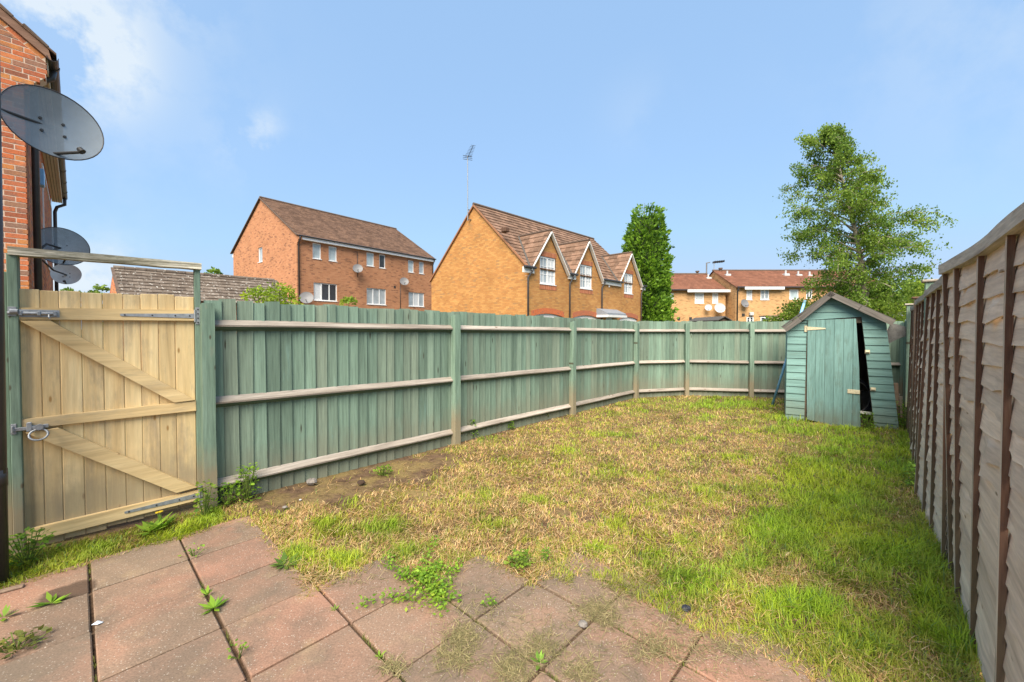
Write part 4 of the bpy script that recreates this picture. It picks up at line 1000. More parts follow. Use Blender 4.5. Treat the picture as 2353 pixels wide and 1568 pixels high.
for (x0, x1, y0) in ((232, 395, 742), (868, 978, 845), (1345, 1612, 945), (1890, 1945, 1010)):
    a = H2.hit(*cB(x0, y0), 'y', -.1).x; b = H2.hit(*cB(x1, y0), 'y', -.1).x
    m = MB(); m.box(a, b, -.24, -.10, e2 - .09, e2 + .02, 0, .03); m.build('gutter', M_black, h2)
    m = MB(); m.box(a + .05, b - .03, -.10, -.004, e2 - .28, e2 - .03); m.build('fascia', M_white, h2)
for x, yy in ((300, 800), (885, 900), (1335, 1000), (1885, 1080)):
    xx = H2.hit(*cB(x, 1200), 'y', -.07).x; pipe(h2, [(xx + .18, -.17, e2 - .06), (xx + .17, -.17, e2 - .2), (xx, -.07, e2 - .5), (xx, -.07, -.2)], .042)
for (r) in r2:
    m = MB(); m.box(r[0] - .06, r[1] + .06, -.012, .02, r[3], r[3] + .235); m.build('brick_lintel', M_soldier, h2, uv=True)
    m = MB(); m.box(r[0] - .02, r[1] + .06, -.012, .02, r[2] - .25, r[2] - .026); m.build('brick_sill', M_soldier, h2, uv=True)
for i, (a, b, z) in enumerate(garages):
    m = MB(); n = 18; zc = z
    for k in range(n):
        t0, t1 = k / n, (k + 1) / n; ra = lambda t: zc - .02 - .16 * (2 * t - 1) ** 2
        x0_, x1_ = a - .08 + (b - a + .16) * t0 + .006, a - .08 + (b - a + .16) * t1 - .006
        vs = [f(x0_, -.014, ra(t0)), f(x1_, -.014, ra(t1)), f(x1_, -.014, ra(t1) + .26), f(x0_, -.014, ra(t0) + .26)]; vs += [(p[0], .05, p[2]) for p in vs]
        m.add(vs, [(0, 1, 2, 3), (0, 4, 5, 1), (1, 5, 6, 2), (2, 6, 7, 3), (3, 7, 4, 0)])
    m.build('brick_arch', M_brickR, h2)
    m = MB(); n = 10
    top = [(a + .02 + (b - a - .04) * t / n, zc - .03 - .14 * (2 * t / n - 1) ** 2) for t in range(n + 1)]
    poly = [(a + .02, -.2), (b - .02, -.2)] + top[::-1]; m.prism(poly, f, .06, .09); gd = m.build('garage_door', M_white, h2)
    m = MB(); m.box(a + .02, b - .02, .045, .06, zc - .30, zc - .24); m.build('door_frame', M_upvc, gd)
m = MB(); m.box(dr[0], dr[1], .07, .10, -.2, dr[2] - .03); m.build('front_door', M_frost, h2)
(a, b) = H2.hit(*cB(1345, 1400), 'y', -.4).x, H2.hit(*cB(1605, 1400), 'y', -.4).x; zc = H2.hit(*cB(1480, 1430), 'y', -.4).z
m = MB(); m.prism([(-.7, zc), (0, zc), (0, zc + .36), (-.1, zc + .36), (-.7, zc + .10)], lambda y, d, z: (d, y, z), a, b); m.build('door_canopy', plain('lead grey canopy', (.22, .24, .27), .6), h2)
m = MB(); m.box(a - .03, b + .03, -.75, -.001, zc - .12, zc); m.build('canopy_fascia', M_white, h2)
p = H2.hit(*cB(1430, 1022), 'y'); m = MB(); m.box(p.x - .05, p.x + .05, -.05, -.001, p.z - .07, p.z + .05, 0, .01); m.build('alarm_box', M_upvc, h2)
m = MB()
for k in range(4): z = e2 - .22 - .15 * k; m.box(-.008, .05, .0 + .02, .30 - .05 * k, z - .02, z)
m.build('corbel', M_mortar, h2)
# aerial on the gable
pm = H2.hit(*c5(390, 690), 'x', -.14); pt_ = H2.hit(*c5(383, 165), 'x', -.14)
ar = thing('aerial', 'tall television aerial on a pole at the gable of the golden house', 'aerial', H2.w(-.14, pm.y, pm.z), H2.rz)
m = MB(); m.tube([(0, 0, 0), (0, 0, pt_.z - pm.z + .1)], .022, 8); m.build('mast', M_galv, ar)
m = MB(); zt = pt_.z - pm.z; B0 = Vector((0, 0, zt)); hd = H2.hit(*c5(437, 62), 'x', -.14); dv = Vector((-.05, hd.y - pt_.y, hd.z - pt_.z)); B1 = B0 + dv
m.tube([B0 - dv * .1, B1], .014, 6); bo = m.build('boom', M_bolt, ar)
for k in range(9):
    p = B0 + dv * (.1 + .88 * k / 8); L_ = .16 - .006 * k; m = MB(); m.beam(p - Vector((L_, 0, 0)) + Vector((0, L_ * .5, 0)), p + Vector((L_, 0, 0)) - Vector((0, L_ * .5, 0)), .013, .013); m.build('element', M_bolt, bo)
m = MB()
for q in (-.09, 0, .09): m.beam(B0 + Vector((-.22, .11, q)), B0 + Vector((.22, -.11, q)), .018, .018)
m.beam(B0 + Vector((0, 0, -.12)), B0 + Vector((0, 0, .12)), .02, .02); m.build('reflector', M_bolt, bo)
for zz in (.05, .55):
    m = MB(); m.beam((.0, 0, zz), (.14, -.12, zz), .04, .04); m.build('wall_bracket', M_bolt, ar)

# ---- far right: two buff brick terraces
cC = crop(2450, 850, 1050, 2353)
def terrace(name, label, o, L, D, eave, ridge, mat, wins, fasc, left_wall=True):
    fr = Frame(o, rad(90)); t = thing(name, label, 'house', o, fr.rz)
    rs = [pixrect(fr, cC, w[0], 'y') for w in wins]; m = MB(); f = facef('front')
    wall_with_holes(m, f, 0, L, -.3, eave, rs); m.build('front_wall', mat, t, uv=True)
    m = MB()
    for x in (0, L): m.add([(x, 0, -.3), (x, D, -.3), (x, D, eave), (x, D / 2, ridge - .05), (x, 0, eave)], [(0, 1, 2, 3, 4)])
    m.add([(0, D, -.3), (L, D, -.3), (L, D, eave), (0, D, eave)], [(0, 1, 2, 3)]); m.build('gable_wall', mat, t, uv=True)
    for r, w in zip(rs, wins): window(t, f, *r, lights=w[1], bars=w[2], pane=w[3], fw=.09, rec=.03)
    m = MB(); slope(m, (-.1, -.3, eave - .05), (L + .1, -.3, eave - .05), (-.1, D / 2, ridge), (L + .1, D / 2, ridge), 17, .04); slope(m, (-.1, D + .3, eave - .05), (L + .1, D + .3, eave - .05), (-.1, D / 2, ridge), (L + .1, D / 2, ridge), 8, .04)
    rf = m.build('roof', M_tileR, t, uv=True)
    m = MB(); m.tube([(-.12, D / 2, ridge + .03), (L + .12, D / 2, ridge + .03)], .1, 8); m.build('ridge', M_ridge, rf)
    m = MB(); m.box(-.05, L + .05, -.40, -.28, eave - .06, eave + .06, 0, .02); m.build('gutter', M_black, t)
    if fasc:
        a = fr.hit(*cC(fasc[0], fasc[2]), 'y').x; b = fr.hit(*cC(fasc[1], fasc[2]), 'y').x
        m = MB(); m.box(a, b, -.43, -.404, eave - .22, eave + .02); m.build('fascia', M_upvc, t)
    return t, fr, rf
o4 = at_depth(1690, 760, 37).to_2d().to_3d(); 
f4 = Frame(o4, rad(90)); e4 = f4.hit(*cC(720, 512), 'y').z; 
t4, f4, rf4 = terrace('terrace_house', 'long buff brick terrace with red tiled roof behind the birch tree', o4, 14.0, 8.2, e4, 7.25, M_wallB,
    [((783, 525, 833, 617), 1, None, M_curt), ((900, 527, 975, 617), 2, (1, 2), M_glass), ((1143, 530, 1222, 612), 1, None, M_frost), ((1285, 530, 1338, 605), 2, (1, 2), M_glassD), ((783, 758, 845, 830), 2, (1, 3), M_glassD), ((900, 758, 975, 830), 2, (1, 3), M_glassD)], (748, 1078, 518))
o3 = Vector((f4.o.x - .25 - 9.0, 38.3, 0)); f3 = Frame(o3, rad(90)); e3 = f3.hit(*cC(400, 535), 'y').z
t3, f3, rf3 = terrace('terrace_house', 'lower buff brick terrace house between the conifer and the long terrace', o3, 9.0, 7.8, e3, 7.05, M_wallB,
    [((348, 556, 427, 646), 1, (1, 2), M_curt), ((495, 558, 547, 646), 1, None, M_curt), ((130, 560, 172, 640), 1, None, M_frost)], (272, 640, 543))
pipe(t4, [(.1, -.35, e4), (.1, -.08, e4 - .4), (.1, -.08, -.2)], .06)
for (x, y, rf, fr) in ((612, 405, rf4, f4), (1100, 402, rf4, f4), (1205, 408, rf4, f4), (1300, 412, rf4, f4), (453, 432, rf3, f3)):
    p = fr.hit(*cC(x, y), 'y', 3.1); m = MB(); m.box(p.x - .25, p.x + .25, 2.6, 3.2, p.z - .25, p.z + .02, 0, .05); m.tube([(p.x, 2.9, p.z), (p.x, 2.9, p.z + .35)], .08, 8); m.build('roof_flue', M_dishW, rf)
for (x, y, rf, fr) in ((565, 358, rf4, f4), (370, 383, rf3, f3)):
    p = fr.hit(*cC(x, y), 'y', 4.0); m = MB(); m.tube([(p.x, 4.0, p.z - .5), (p.x, 4.0, p.z)], .12, 8); m.tube([(p.x, 4.0, p.z), (p.x, 4.0, p.z + .12)], .2, 8); m.build('ridge_flue', M_ridge, rf)
for (x, y) in ((213, 775), (312, 773)):
    p = f3.hit(*cC(x, y), 'y'); m = MB(); m.box(p.x - .12, p.x + .12, -.05, -.001, p.z - .12, p.z + .12); m.build('vent', M_bolt, t3)
p = f4.hit(*cC(755, 743), 'y'); m = MB(); m.box(p.x - .12, p.x + .12, -.05, -.001, p.z - .12, p.z + .12); m.build('vent', M_bolt, t4)
p = f4.hit(*cC(818, 738), 'y'); m = MB(); m.box(p.x - .18, p.x + .18, -.25, -.001, p.z - .12, p.z + .18, 0, .04); m.build('flue_box', M_dishW, t4)
wall_dish(f4, cC, 770, 645, 'dark dish left of the windows on the long buff terrace', .38, nrm=(.2, -.9, .35)); wall_dish(f3, cC, 560, 683, 'large white dish on the lower buff terrace house', .46, M_dishW, .6, (-.15, -.95, .25)); wall_dish(f3, cC, 463, 680, 'small grey dish on a pole left of the large white dish', .3, M_dishW, .5, (-.3, -.9, .3))
pt3 = f3.hit(*cC(447, 305), 'y', 3.9); pb3 = f3.hit(*cC(447, 405), 'y', 3.9)
a = thing('aerial', 'grey mast standing on the right end of the lower terrace roof', 'aerial', f3.w(pb3.x, 3.9, pb3.z - .3)); m = MB(); m.tube([(0, 0, 0), (0, 0, pt3.z - pb3.z + .3)], .07, 8); m.tube([(0, 0, pt3.z - pb3.z + .28), (.35, 0, pt3.z - pb3.z + .34)], .05, 6); m.build('mast', M_grey, a)
pt4 = f4.hit(*cC(511, 300), 'y', 4.1); a = thing('aerial', 'thin aerial at the left gable of the long terrace roof', 'aerial', f4.w(pt4.x, 4.1, 7.0)); m = MB(); m.tube([(0, 0, 0), (0, 0, pt4.z - 7.0)], .035, 6); m.build('mast', M_galv, a)
m = MB(); m.beam((-.1, 0, pt4.z - 7), (1.0, 0, pt4.z - 6.9), .05, .05)
m.build('boom', M_bolt, a)
for k in range(5): m = MB(); m.beam((.0 + .22 * k, -.3, pt4.z - 7.0 + .02 * k), (.0 + .22 * k, .3, pt4.z - 7.0 + .02 * k), .04, .18); m.build('element', M_bolt, a)
# small sheds beyond the back fence
ps = at_depth(1690, 745, 14.5); fs_ = Frame((ps.x, ps.y, 0), rad(90)); zt = fs_.hit(*cC(590, 760), 'y').z; xl, xr = fs_.hit(*cC(430, 790), 'y').x, fs_.hit(*cC(650, 790), 'y').x; xm = fs_.hit(*cC(590, 770), 'y').x; zb = fs_.hit(*cC(650, 788), 'y').z
t = thing('garden_shed', 'small shed with grey felt roof just showing over the back fence', 'shed', fs_.o, fs_.rz)
m = MB(); m.prism([(2 * xm - xr + .08, -.1), (xr - .08, -.1), (xr - .08, zb), (xm, zt - .03), (2 * xm - xr + .08, zb)], idf, 0, .03); m.box(2 * xm - xr + .08, 2 * xm - xr + .11, .03, 2.2, -.1, zb); m.box(xr - .11, xr - .08, .03, 2.2, -.1, zb); m.build('wall', M_shedraw, t)
for sgn in (-1, 1):
    m = MB(); hx_ = xr - xm; vs = [(xm, -.1, zt), (xm + sgn * hx_, -.1, zb - .02), (xm + sgn * hx_, 2.3, zb - .02), (xm, 2.3, zt)]; vs += [(p[0], p[1], p[2] + .03) for p in vs]
    m.add(vs, [(0, 1, 2, 3), (4, 5, 6, 7), (0, 1, 5, 4), (1, 2, 6, 5), (2, 3, 7, 6)]); m.build('roof_slope', M_felt, t)
pl_ = at_depth(1816, 740, 12.5); t = thing('timber_bin', 'brown slatted timber bin top beyond the back fence by the birch', 'bin', (pl_.x, pl_.y, 0))
for k in range(9): m = MB(); m.box(-.62 + k * .14, -.50 + k * .14, 0, .02, 0, at_depth(1816, 729, 12.5).z); m.build('slat', M_slat, t)
m = MB(); zt_ = at_depth(1816, 728, 12.5).z; m.box(-.66, .68, -.03, .5, zt_ + .002, zt_ + .04); m.build('lid', M_bpost, t)

# ---- garage with lichened tiles behind the gate
c7 = crop(420, 950, 680, 2353)
HG = Frame(at_depth(274, 660, 16.0).to_2d().to_3d(), rad(40.5)); hg = thing('garage', 'low garage with lichen spotted brown tile roof behind the gate', 'garage', HG.o, HG.rz)
GD = 2.8; rz_ = HG.hit(*c7(108, 190), 'x').z; pitch = rad(34); Lg = 6.1
rp = HG.hit(*c7(108, 190), 'x'); yr = 0.0
yR = 1.6; zR = at_depth(276, 616, (HG.o + HG.ey * yR).y).z; ze = zR - math.tan(pitch) * (yR + .2)
m = MB(); m.add([(0, 0, -.2), (0, 2 * yR, -.2), (0, 2 * yR, ze + .1), (0, yR, zR - .05), (0, 0, ze + .1), (Lg, 0, -.2), (Lg, 2 * yR, -.2), (Lg, 2 * yR, ze + .1), (Lg, yR, zR - .05), (Lg, 0, ze + .1)], [(0, 1, 2, 3, 4), (5, 6, 7, 8, 9), (0, 5, 9, 4), (1, 6, 7, 2)]); m.build('wall', M_wallR, hg, uv=True)
m = MB(); m.add([(0, 2 * yR + .2, ze), (Lg, 2 * yR + .2, ze), (Lg, yR, zR - .02), (0, yR, zR - .02)], [(0, 1, 2, 3)]); rfg = m.build('roof', M_tileB, hg, uv=True)
tw, tcourse = .33, .27; sl = (yR + .2) / math.cos(pitch); nc = int(sl / tcourse)
tm = MB(); w = tw - .008; tm.box(-w / 2, w / 2, 0, .36, -.012, .012, 0, .004); TILE = bpy.data.meshes.new('roof_tile'); TILE.from_pydata(tm.v, [], tm.f); TILE.materials.append(M_tileG)
tm = MB(); tm.box(-w / 4 + .002, w / 4 - .002, 0, .36, -.012, .012, 0, .004); HALF = bpy.data.meshes.new('roof_tile'); HALF.from_pydata(tm.v, [], tm.f); HALF.materials.append(M_tileG)
for r in range(nc + 1):
    k = 0; x = (r % 2) * tw * .5
    if r % 2:
        o = obj('roof_tile', HALF, hg, (tw / 4, yR - (r + 1) * tcourse * math.cos(pitch), zR - (r + 1) * tcourse * math.sin(pitch) + .03)); o.rotation_euler = (pitch - rad(6.5), 0, 0)
    while x < Lg - .05:
        d0 = sl - (r + 1) * tcourse; 
        o = obj('roof_tile', TILE, hg, (x + tw / 2, yR - (r + 1) * tcourse * math.cos(pitch), zR - (r + 1) * tcourse * math.sin(pitch) + .03 + random.uniform(-.003, .003)))
        o.rotation_euler = (pitch - rad(6.5), rad(random.uniform(-.6, .6)), rad(random.uniform(-.5, .5))); x += tw
m = MB()
n = 18
for k in range(n):
    m = MB(); m.tube([(0, yR, zR + .01), (Lg / n - .012, yR, zR + .01)], .10, 10); m.build('ridge_tile', M_tileG, hg, (k * Lg / n, 0, random.uniform(-.004, .006)))
m = MB(); m.beam((-.03, -.2, ze), (-.03, yR, zR), .05, .1, (1, 0, 0)); m.build('verge', M_ridge, hg)

# ---- red brick house on the left
cL = crop(0, 0, 480, 684)
HL = Frame(at_depth(64, 520, 6.03).to_2d().to_3d(), GU)
lh = thing('red_brick_house', 'red brick house with black gutter and downpipe behind the gate at the left', 'house', HL.o, HL.rz)
ct = crop(0, 0, 260, 1235)
vA = HL.hit(*ct(0, 330), 'y'); vB = HL.hit(*ct(800, 1010), 'y')
k = (vB.z - vA.z) / (vB.x - vA.x); vz = lambda x: vB.z + (x - vB.x) * k      # underside of the verge
GX = HL.hit(*ct(835, 1200), 'y').x                                         # corbelled corner
BH = .075; cb_z = HL.hit(*ct(720, 1360), 'y').z
m = MB(); Wm = -4.5
Wk = -2.02; m.prism([(Wk, -.1), (-.012, -.1), (-.012, cb_z - .24), (GX - .012, cb_z), (GX - .012, vz(GX)), (Wk, vz(Wk))], idf, -.0012, .25); m.prism([(Wm, -.1), (Wk, -.1), (Wk, vz(Wk)), (Wm, vz(Wm))], idf, -.005, .25, 1); m.prism([(Wk, -.1), (-.008, -.1), (-.008, 1.745), (Wk, 1.745)], idf, -.005, -.0013, 1); m.build('gable_wall', [M_mortar, M_wallR], lh, uv=True)
nbk = 0
row = 0; zmin = 1.75
while True:
    z = zmin + row * BH; row += 1
    if z > vz(-2.2): break
    over = 0.0
    if z > cb_z - .26: over = min(GX, max(0, GX * (1 - (cb_z - z) / .30)))
    x = over; first = (row % 2 == 0)
    while x > -2.0:
        Lb = .1025 if (first and x == over) else .215
        poly = [(x - Lb, z), (x, z), (x, z + .065), (x - Lb, z + .065)]
        poly = clip(poly, -k, 1, vB.z - vB.x * k - .085)
        xx = x - Lb - .01
        if len(poly) >= 3 and nbk < 290 and HL.w(x, 0, 0).x / HL.w(x, 0, 0).y > -1.30:
            cx = sum(p[0] for p in poly) / len(poly); cz = sum(p[1] for p in poly) / len(poly)
            m = MB(); m.prism([((p[0] - cx), (p[1] - cz)) for p in poly], idf, 0, .09); sc_ = .985
            m.prism([((p[0] - cx) * .97, (p[1] - cz) * .92) for p in poly], idf, -.005, .001)
            m.build('brick', M_brickR, lh, (cx, random.uniform(-.0015, .0015), cz)); nbk += 1
        x = xx
# raked course under the verge
Lr = 0.0; an = math.atan(k); sx = GX - .03
while sx > -2.2:
    dx = .215 * math.cos(an); m = MB(); m.box(-.1075, .1075, 0, .09, -.03, .03, 0, .004); xm_ = sx - dx / 2
    o = m.build('brick', M_brickR, lh, (xm_, -.002, vz(xm_) - .045)); o.rotation_euler = (0, -an, 0); sx -= dx + .01 * math.cos(an)
m = MB(); eL_ = vB.z
SLEN = 9.6
m.add([(0, .25, -.1), (0, SLEN, -.1), (0, SLEN, eL_), (0, .25, eL_), (0, 0.006, -.1), (0, .006, eL_ - .3)], [(0, 1, 2, 3), (4, 0, 3, 5)]); m.build('side_wall', M_wallR, lh, uv=True)
m = MB(); b0, b1 = (GX + .04, vz(GX + .04)), (Wm, vz(Wm))
m.prism([(GX + .05, vz(GX + .05)), (Wm, vz(Wm)), (Wm, vz(Wm) + .13), (GX + .02, vz(GX + .02) + .13)], idf, -.05, .25); m.build('verge', wood('brown verge board', [(.3, (.20, .11, .075)), (.7, (.30, .175, .12))], 'X'), lh)
m = MB(); rs0 = (GX + .10, vz(GX + .10) + .135); 
m.prism([(rs0[0], rs0[1]), (Wm, vz(Wm) + .13), (Wm, vz(Wm) + .16), (rs0[0], rs0[1] + .03)], idf, -.07, SLEN + .1); rl = m.build('roof', M_tileB, lh, uv=True)
for q in range(9):
    xq = GX - .1 - .33 * q; m = MB(); m.box(-.16, .16, -.075, .05, -.014, .020, 0, .006); o = m.build('verge_tile', M_ridge, rl, (xq, 0, vz(xq) + .165)); o.rotation_euler = (0, -an + rad(3), 0)
# soffit, gutter, end stop
gx = GX + .06
m = MB(); m.box(.012, GX - .01, .10, SLEN, eL_ - .16, eL_ - .14); sf = m.build('soffit', M_soffit, lh)
for q in range(1, 4): m = MB(); xx = .012 + (GX - .02) * q / 4; m.box(xx - .006, xx + .006, .10, SLEN, eL_ - .168, eL_ - .161); m.build('soffit_joint', plain('soffit groove', (.30, .25, .19), .7) if q == 1 else bpy.data.materials['soffit groove'], sf)
m = MB(); m.box(GX - .008, GX + .012, .05, SLEN, eL_ - .18, eL_ + .02); m.build('fascia', M_soffit, lh)
m = MB(); n = 8; ring = [(gx + .062 * math.cos(a), eL_ + .005 + .062 * math.sin(a)) for a in [math.pi + math.pi * q / n for q in range(n + 1)]]
ring += [(p[0] * 1 + (gx - p[0]) * .1, p[1] + .004) for p in ring[::-1]]
m.prism([(p[0], p[1]) for p in ring], lambda a, d, z: (a, d, z), -.06, SLEN); gu = m.build('gutter', M_black, lh)
for q in range(8):
    m = MB(); yq = .25 + q * 1.2; r2_ = [(gx + .070 * math.cos(a), eL_ + .005 + .070 * math.sin(a)) for a in [math.pi + math.pi * q2 / n for q2 in range(n + 1)]]; m.prism(r2_, idf, yq, yq + .06); m.build('gutter_clip', M_black, gu)
pipe(lh, [(gx, .30, eL_ - .05), (gx - .02, .30, eL_ - .18), (.10, .32, eL_ - .30), (.075, .32, eL_ - .45), (.075, .32, -.05)], .042)
pipe(lh, [(gx, SLEN - .25, eL_ - .05), (gx, SLEN - .25, eL_ - .25), (.12, SLEN - .22, eL_ - .35), (.075, SLEN - .22, eL_ - .5), (.075, SLEN - .22, -.05)], .042)
f = lambda s, d, z: (-d, s, z)
r_ = crop(0, 560, 260, 755)
pw0 = HL.hit(*r_(485, 600), 'x', .03); pw1 = HL.hit(*r_(570, 640), 'x', .03); zb_ = HL.hit(*r_(565, 1520), 'x', .03).z
window(lh, f, min(pw0.y, pw1.y), max(pw0.y, pw1.y), max(1.9, pw1.z - 2.1), pw1.z, lights=1, pane=M_curt, rec=-.02, sill=False)
pa1 = HL.hit(*r_(443, 225), 'x', .02); pa2 = HL.hit(*r_(448, 405), 'x', .02); m = MB(); m.box(.002, .07, pa1.y - .12, pa1.y + .14, pa2.z, pa1.z, 0, .01); m.build('alarm_box', M_blue, lh)
d2 = at_depth(142, 566, 7.6); sat_dish('mid sized grey mesh dish cut off by the bleached bar over the gate', d2, (.80, -.50, .30), .37, HL.w(0, 1.35, d2.z - .25), M_dish, (0, -.3, .25))
d3 = at_depth(152, 630, 9.6); sat_dish('small pale dish below the bar over the gate', d3, (.62, -.72, .25), .25, HL.w(0, 3.2, d3.z + .12), M_dishP, (.0, -.26, .22))

# ================================================================ TREES AND BUSHES
def leaf_mesh(name, P, D, Nn, size, tone, asp=.6, mat=None, fold=.0):
    """one mesh of leaf-shaped faces: centres P, long axes D, normals Nn, sizes, per-leaf colour"""
    n = len(P); D = D / np.maximum(1e-6, np.linalg.norm(D, axis=1))[:, None]; S = np.cross(D, Nn); S /= np.maximum(1e-6, np.linalg.norm(S, axis=1))[:, None]
    size = np.broadcast_to(size, (n,))[:, None]
    a = P - D * size * .5; b = P + S * size * asp * .5; c = P + D * size * .5; d = P - S * size * asp * .5
    v = np.stack([a, b, c, d], 1).reshape(-1, 3); me = bpy.data.meshes.new(name)
    me.vertices.add(n * 4); me.vertices.foreach_set('co', v.ravel().astype(np.float32))
    me.loops.add(n * 4); me.loops.foreach_set('vertex_index', np.arange(n * 4, dtype=np.int32))
    me.polygons.add(n); me.polygons.foreach_set('loop_start', np.arange(0, n * 4, 4, dtype=np.int32))
    col = me.color_attributes.new('tone', 'FLOAT_COLOR', 'POINT'); cc = np.ones((n * 4, 4), np.float32); cc[:, :3] = np.repeat(tone, 4, axis=0)
    col.data.foreach_set('color', cc.ravel()); me.materials.append(mat or M_leaf); me.update(calc_edges=True); return me
def tones(n, c0, c1, jit=.22, t=None):
    t = RNG.random(n) if t is None else t; c = np.array(c0)[None] * (1 - t[:, None]) + np.array(c1)[None] * t[:, None]
    return c * (1 + jit * (RNG.random((n, 1)) * 2 - 1))
def rdir(n): v = RNG.normal(size=(n, 3)); return v / np.linalg.norm(v, axis=1)[:, None]
def limbs(parent, mat, segs, name='limb'):
    m = MB()
    for pts, r in segs: m.tube(pts, r, 5, caps=False)
    o = m.build(name, mat, parent, smooth=True); return o

# birch: a leaning trunk, ascending limbs, drooping leafy twigs
BY = 12.2
bp = [at_depth(x, y, BY) for x, y in ((1992, 760), (1990, 700), (1984, 640), (1975, 580), (1962, 520), (1945, 450), (1928, 385), (1914, 330), (1907, 292))]
b0 = Vector((bp[0].x + .02, BY, 0)); birch = thing('birch_tree', 'tall airy birch tree with pale trunk behind the shed', 'tree', b0)
tp_ = [Vector((0, 0, -.1))] + [p - b0 for p in bp]; rr_ = [.10, .085, .08, .072, .062, .052, .040, .028, .017, .007]
m = MB(); m.tube(tp_, rr_, 9, caps=False); m.build('trunk', M_birch, birch, smooth=True)
def along(pts, f):
    f = f * (len(pts) - 1); i = min(int(f), len(pts) - 2); return pts[i].lerp(pts[i + 1], f - i)
segs = []; LP_, LD_ = [], []
rb = random.Random(21)
def outline(z, side):   # reach of the crown on each side, read off the photograph's outline
    y = CY - F_ * (z - EYE) / BY + 20
    tab = [(290, 5, 6), (330, 28, 30), (370, 75, 38), (400, 90, 95), (440, 100, 105), (480, 120, 60), (500, 170, 115), (540, 150, 160), (580, 130, 190), (620, 150, 190), (650, 110, 150), (690, 90, 120), (760, 60, 80)]
    for a, b in zip(tab, tab[1:]):
        if a[0] <= y <= b[0]: t = (y - a[0]) / (b[0] - a[0]); return (a[side] * (1 - t) + b[side] * t) * (1.12 if side == 1 else .84) * BY / F_
    return .5
nb = 116
for i in range(nb):
    f = .16 + .82 * (i / nb) ** .95; st = along(tp_, f); az = i * 2.4 + rb.uniform(-.5, .5)
    side = 2 if math.cos(az) > 0 else 1; reach = outline(st.z + .42, side) * rb.uniform(.68, 1.12); reach = max(.18, reach * (abs(math.cos(az)) * .35 + .65))
    dr_ = Vector((math.cos(az), math.sin(az) * .8, 0)); rise = (rb.uniform(.0, .5) + .55 * f) * reach
    pts = [st]
    for k in range(1, 6):
        t = k / 5; pts.append(st + dr_ * reach * t + Vector((rb.uniform(-.04, .04), rb.uniform(-.04, .04), rise * (t - .45 * t * t) - .12 * reach * t ** 3)))
    segs.append((pts, [.020 * (.4 + reach), .014, .011, .008, .005, .003]))
    ntw = int(5 + reach * 9)
    for q in range(ntw):
        t0 = rb.uniform(.12, 1.0); p = along(pts, t0); a2 = az + rb.uniform(-1.2, 1.2); ln = rb.uniform(.15, .42) * (.28 + .5 * reach)
        e = p + Vector((math.cos(a2), math.sin(a2), rb.uniform(-.9, .75))) * ln + Vector((0, 0, -.15 * ln))
        if q % 2 == 0: segs.append(([p, p.lerp(e, .5) + Vector((0, 0, .03)), e], [.005, .004, .002]))
        for k in range(int(rb.uniform(20, 44))):
            LP_.append(tuple(p.lerp(e, rb.uniform(.15, 1.08)) + Vector((rb.gauss(0, .055), rb.gauss(0, .055), rb.gauss(-.03, .065)))))
            LD_.append((rb.gauss(0, .5), rb.gauss(0, .5), -1 + rb.gauss(0, .5)))
limbs(birch, M_birch, segs)
LP_ = np.array(LP_); LD_ = np.array(LD_); n = len(LP_)
big = fbm(LP_[:, 0] * 1.6, LP_[:, 2] * 1.6, 5)
obj('crown', leaf_mesh('crown', LP_, LD_, rdir(n), RNG.uniform(.042, .075, n), tones(n, (.06, .12, .014), (.20, .28, .035), .25, np.clip(big * 1.3 - .25 + RNG.normal(0, .2, n), 0, 1)), .7), birch)

# conifer: dense column of drooping sprays round a dark core
cy = 29.0; cb = at_depth(1484, 735, cy); cf = thing('conifer', 'dense bright green conifer column beside the golden house', 'tree', (cb.x, cy, 0))
ct_ = at_depth(1476, 470, cy).z; m = MB(); m.tube([(0, 0, -.1), (0, 0, ct_ * .9)], [.16, .03], 8); m.build('trunk', M_bark, cf)
def crad(z):
    t = z / ct_; return 1.84 * (1 - t) ** .21 * (1 if t > .05 else .9)
n = 17000; z = ct_ * (1 - RNG.random(n) ** .62) * 1.0; th = RNG.uniform(0, 2 * np.pi, n)
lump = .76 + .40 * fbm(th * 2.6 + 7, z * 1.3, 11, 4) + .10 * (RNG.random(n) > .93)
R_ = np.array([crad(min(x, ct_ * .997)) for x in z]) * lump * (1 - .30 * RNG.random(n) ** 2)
Pc = np.stack([R_ * np.cos(th), R_ * np.sin(th), z], 1); rad_ = np.stack([np.cos(th), np.sin(th), np.zeros(n)], 1)
Dc = rad_ * .7 + np.stack([RNG.normal(0, .35, n), RNG.normal(0, .35, n), RNG.normal(.55, .5, n)], 1)
nt_ = 230; zt_ = ct_ * (1 - RNG.random(nt_) ** .7); at_ = RNG.uniform(0, 2 * np.pi, nt_); q = RNG.integers(0, nt_, n // 6); kq = RNG.choice(n, n // 6, replace=False)   # sprays that break the outline
rt_ = np.array([crad(min(a, ct_ * .995)) for a in zt_]) * RNG.uniform(.86, 1.05, nt_); ot_ = np.stack([np.cos(at_), np.sin(at_), np.full(nt_, .55)], 1); le_ = RNG.uniform(0, 1, n // 6) ** 1.3 * RNG.uniform(.12, .36, nt_)[q]
Pc[kq] = np.stack([rt_ * np.cos(at_), rt_ * np.sin(at_), zt_], 1)[q] + ot_[q] * le_[:, None] + RNG.normal(0, .075, (n // 6, 3)); Dc[kq] = ot_[q] + RNG.normal(0, .35, (n // 6, 3)); lump[kq] = .80 + .28 * RNG.random(nt_)[q]
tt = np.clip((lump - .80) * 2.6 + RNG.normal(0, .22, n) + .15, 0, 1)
obj('crown', leaf_mesh('crown', Pc, Dc, rad_ * .6 + rdir(n) * .6 + np.array([0, 0, .4]), RNG.uniform(.16, .34, n), tones(n, (.03, .085, .012), (.155, .265, .022), .2, tt), .55), cf)
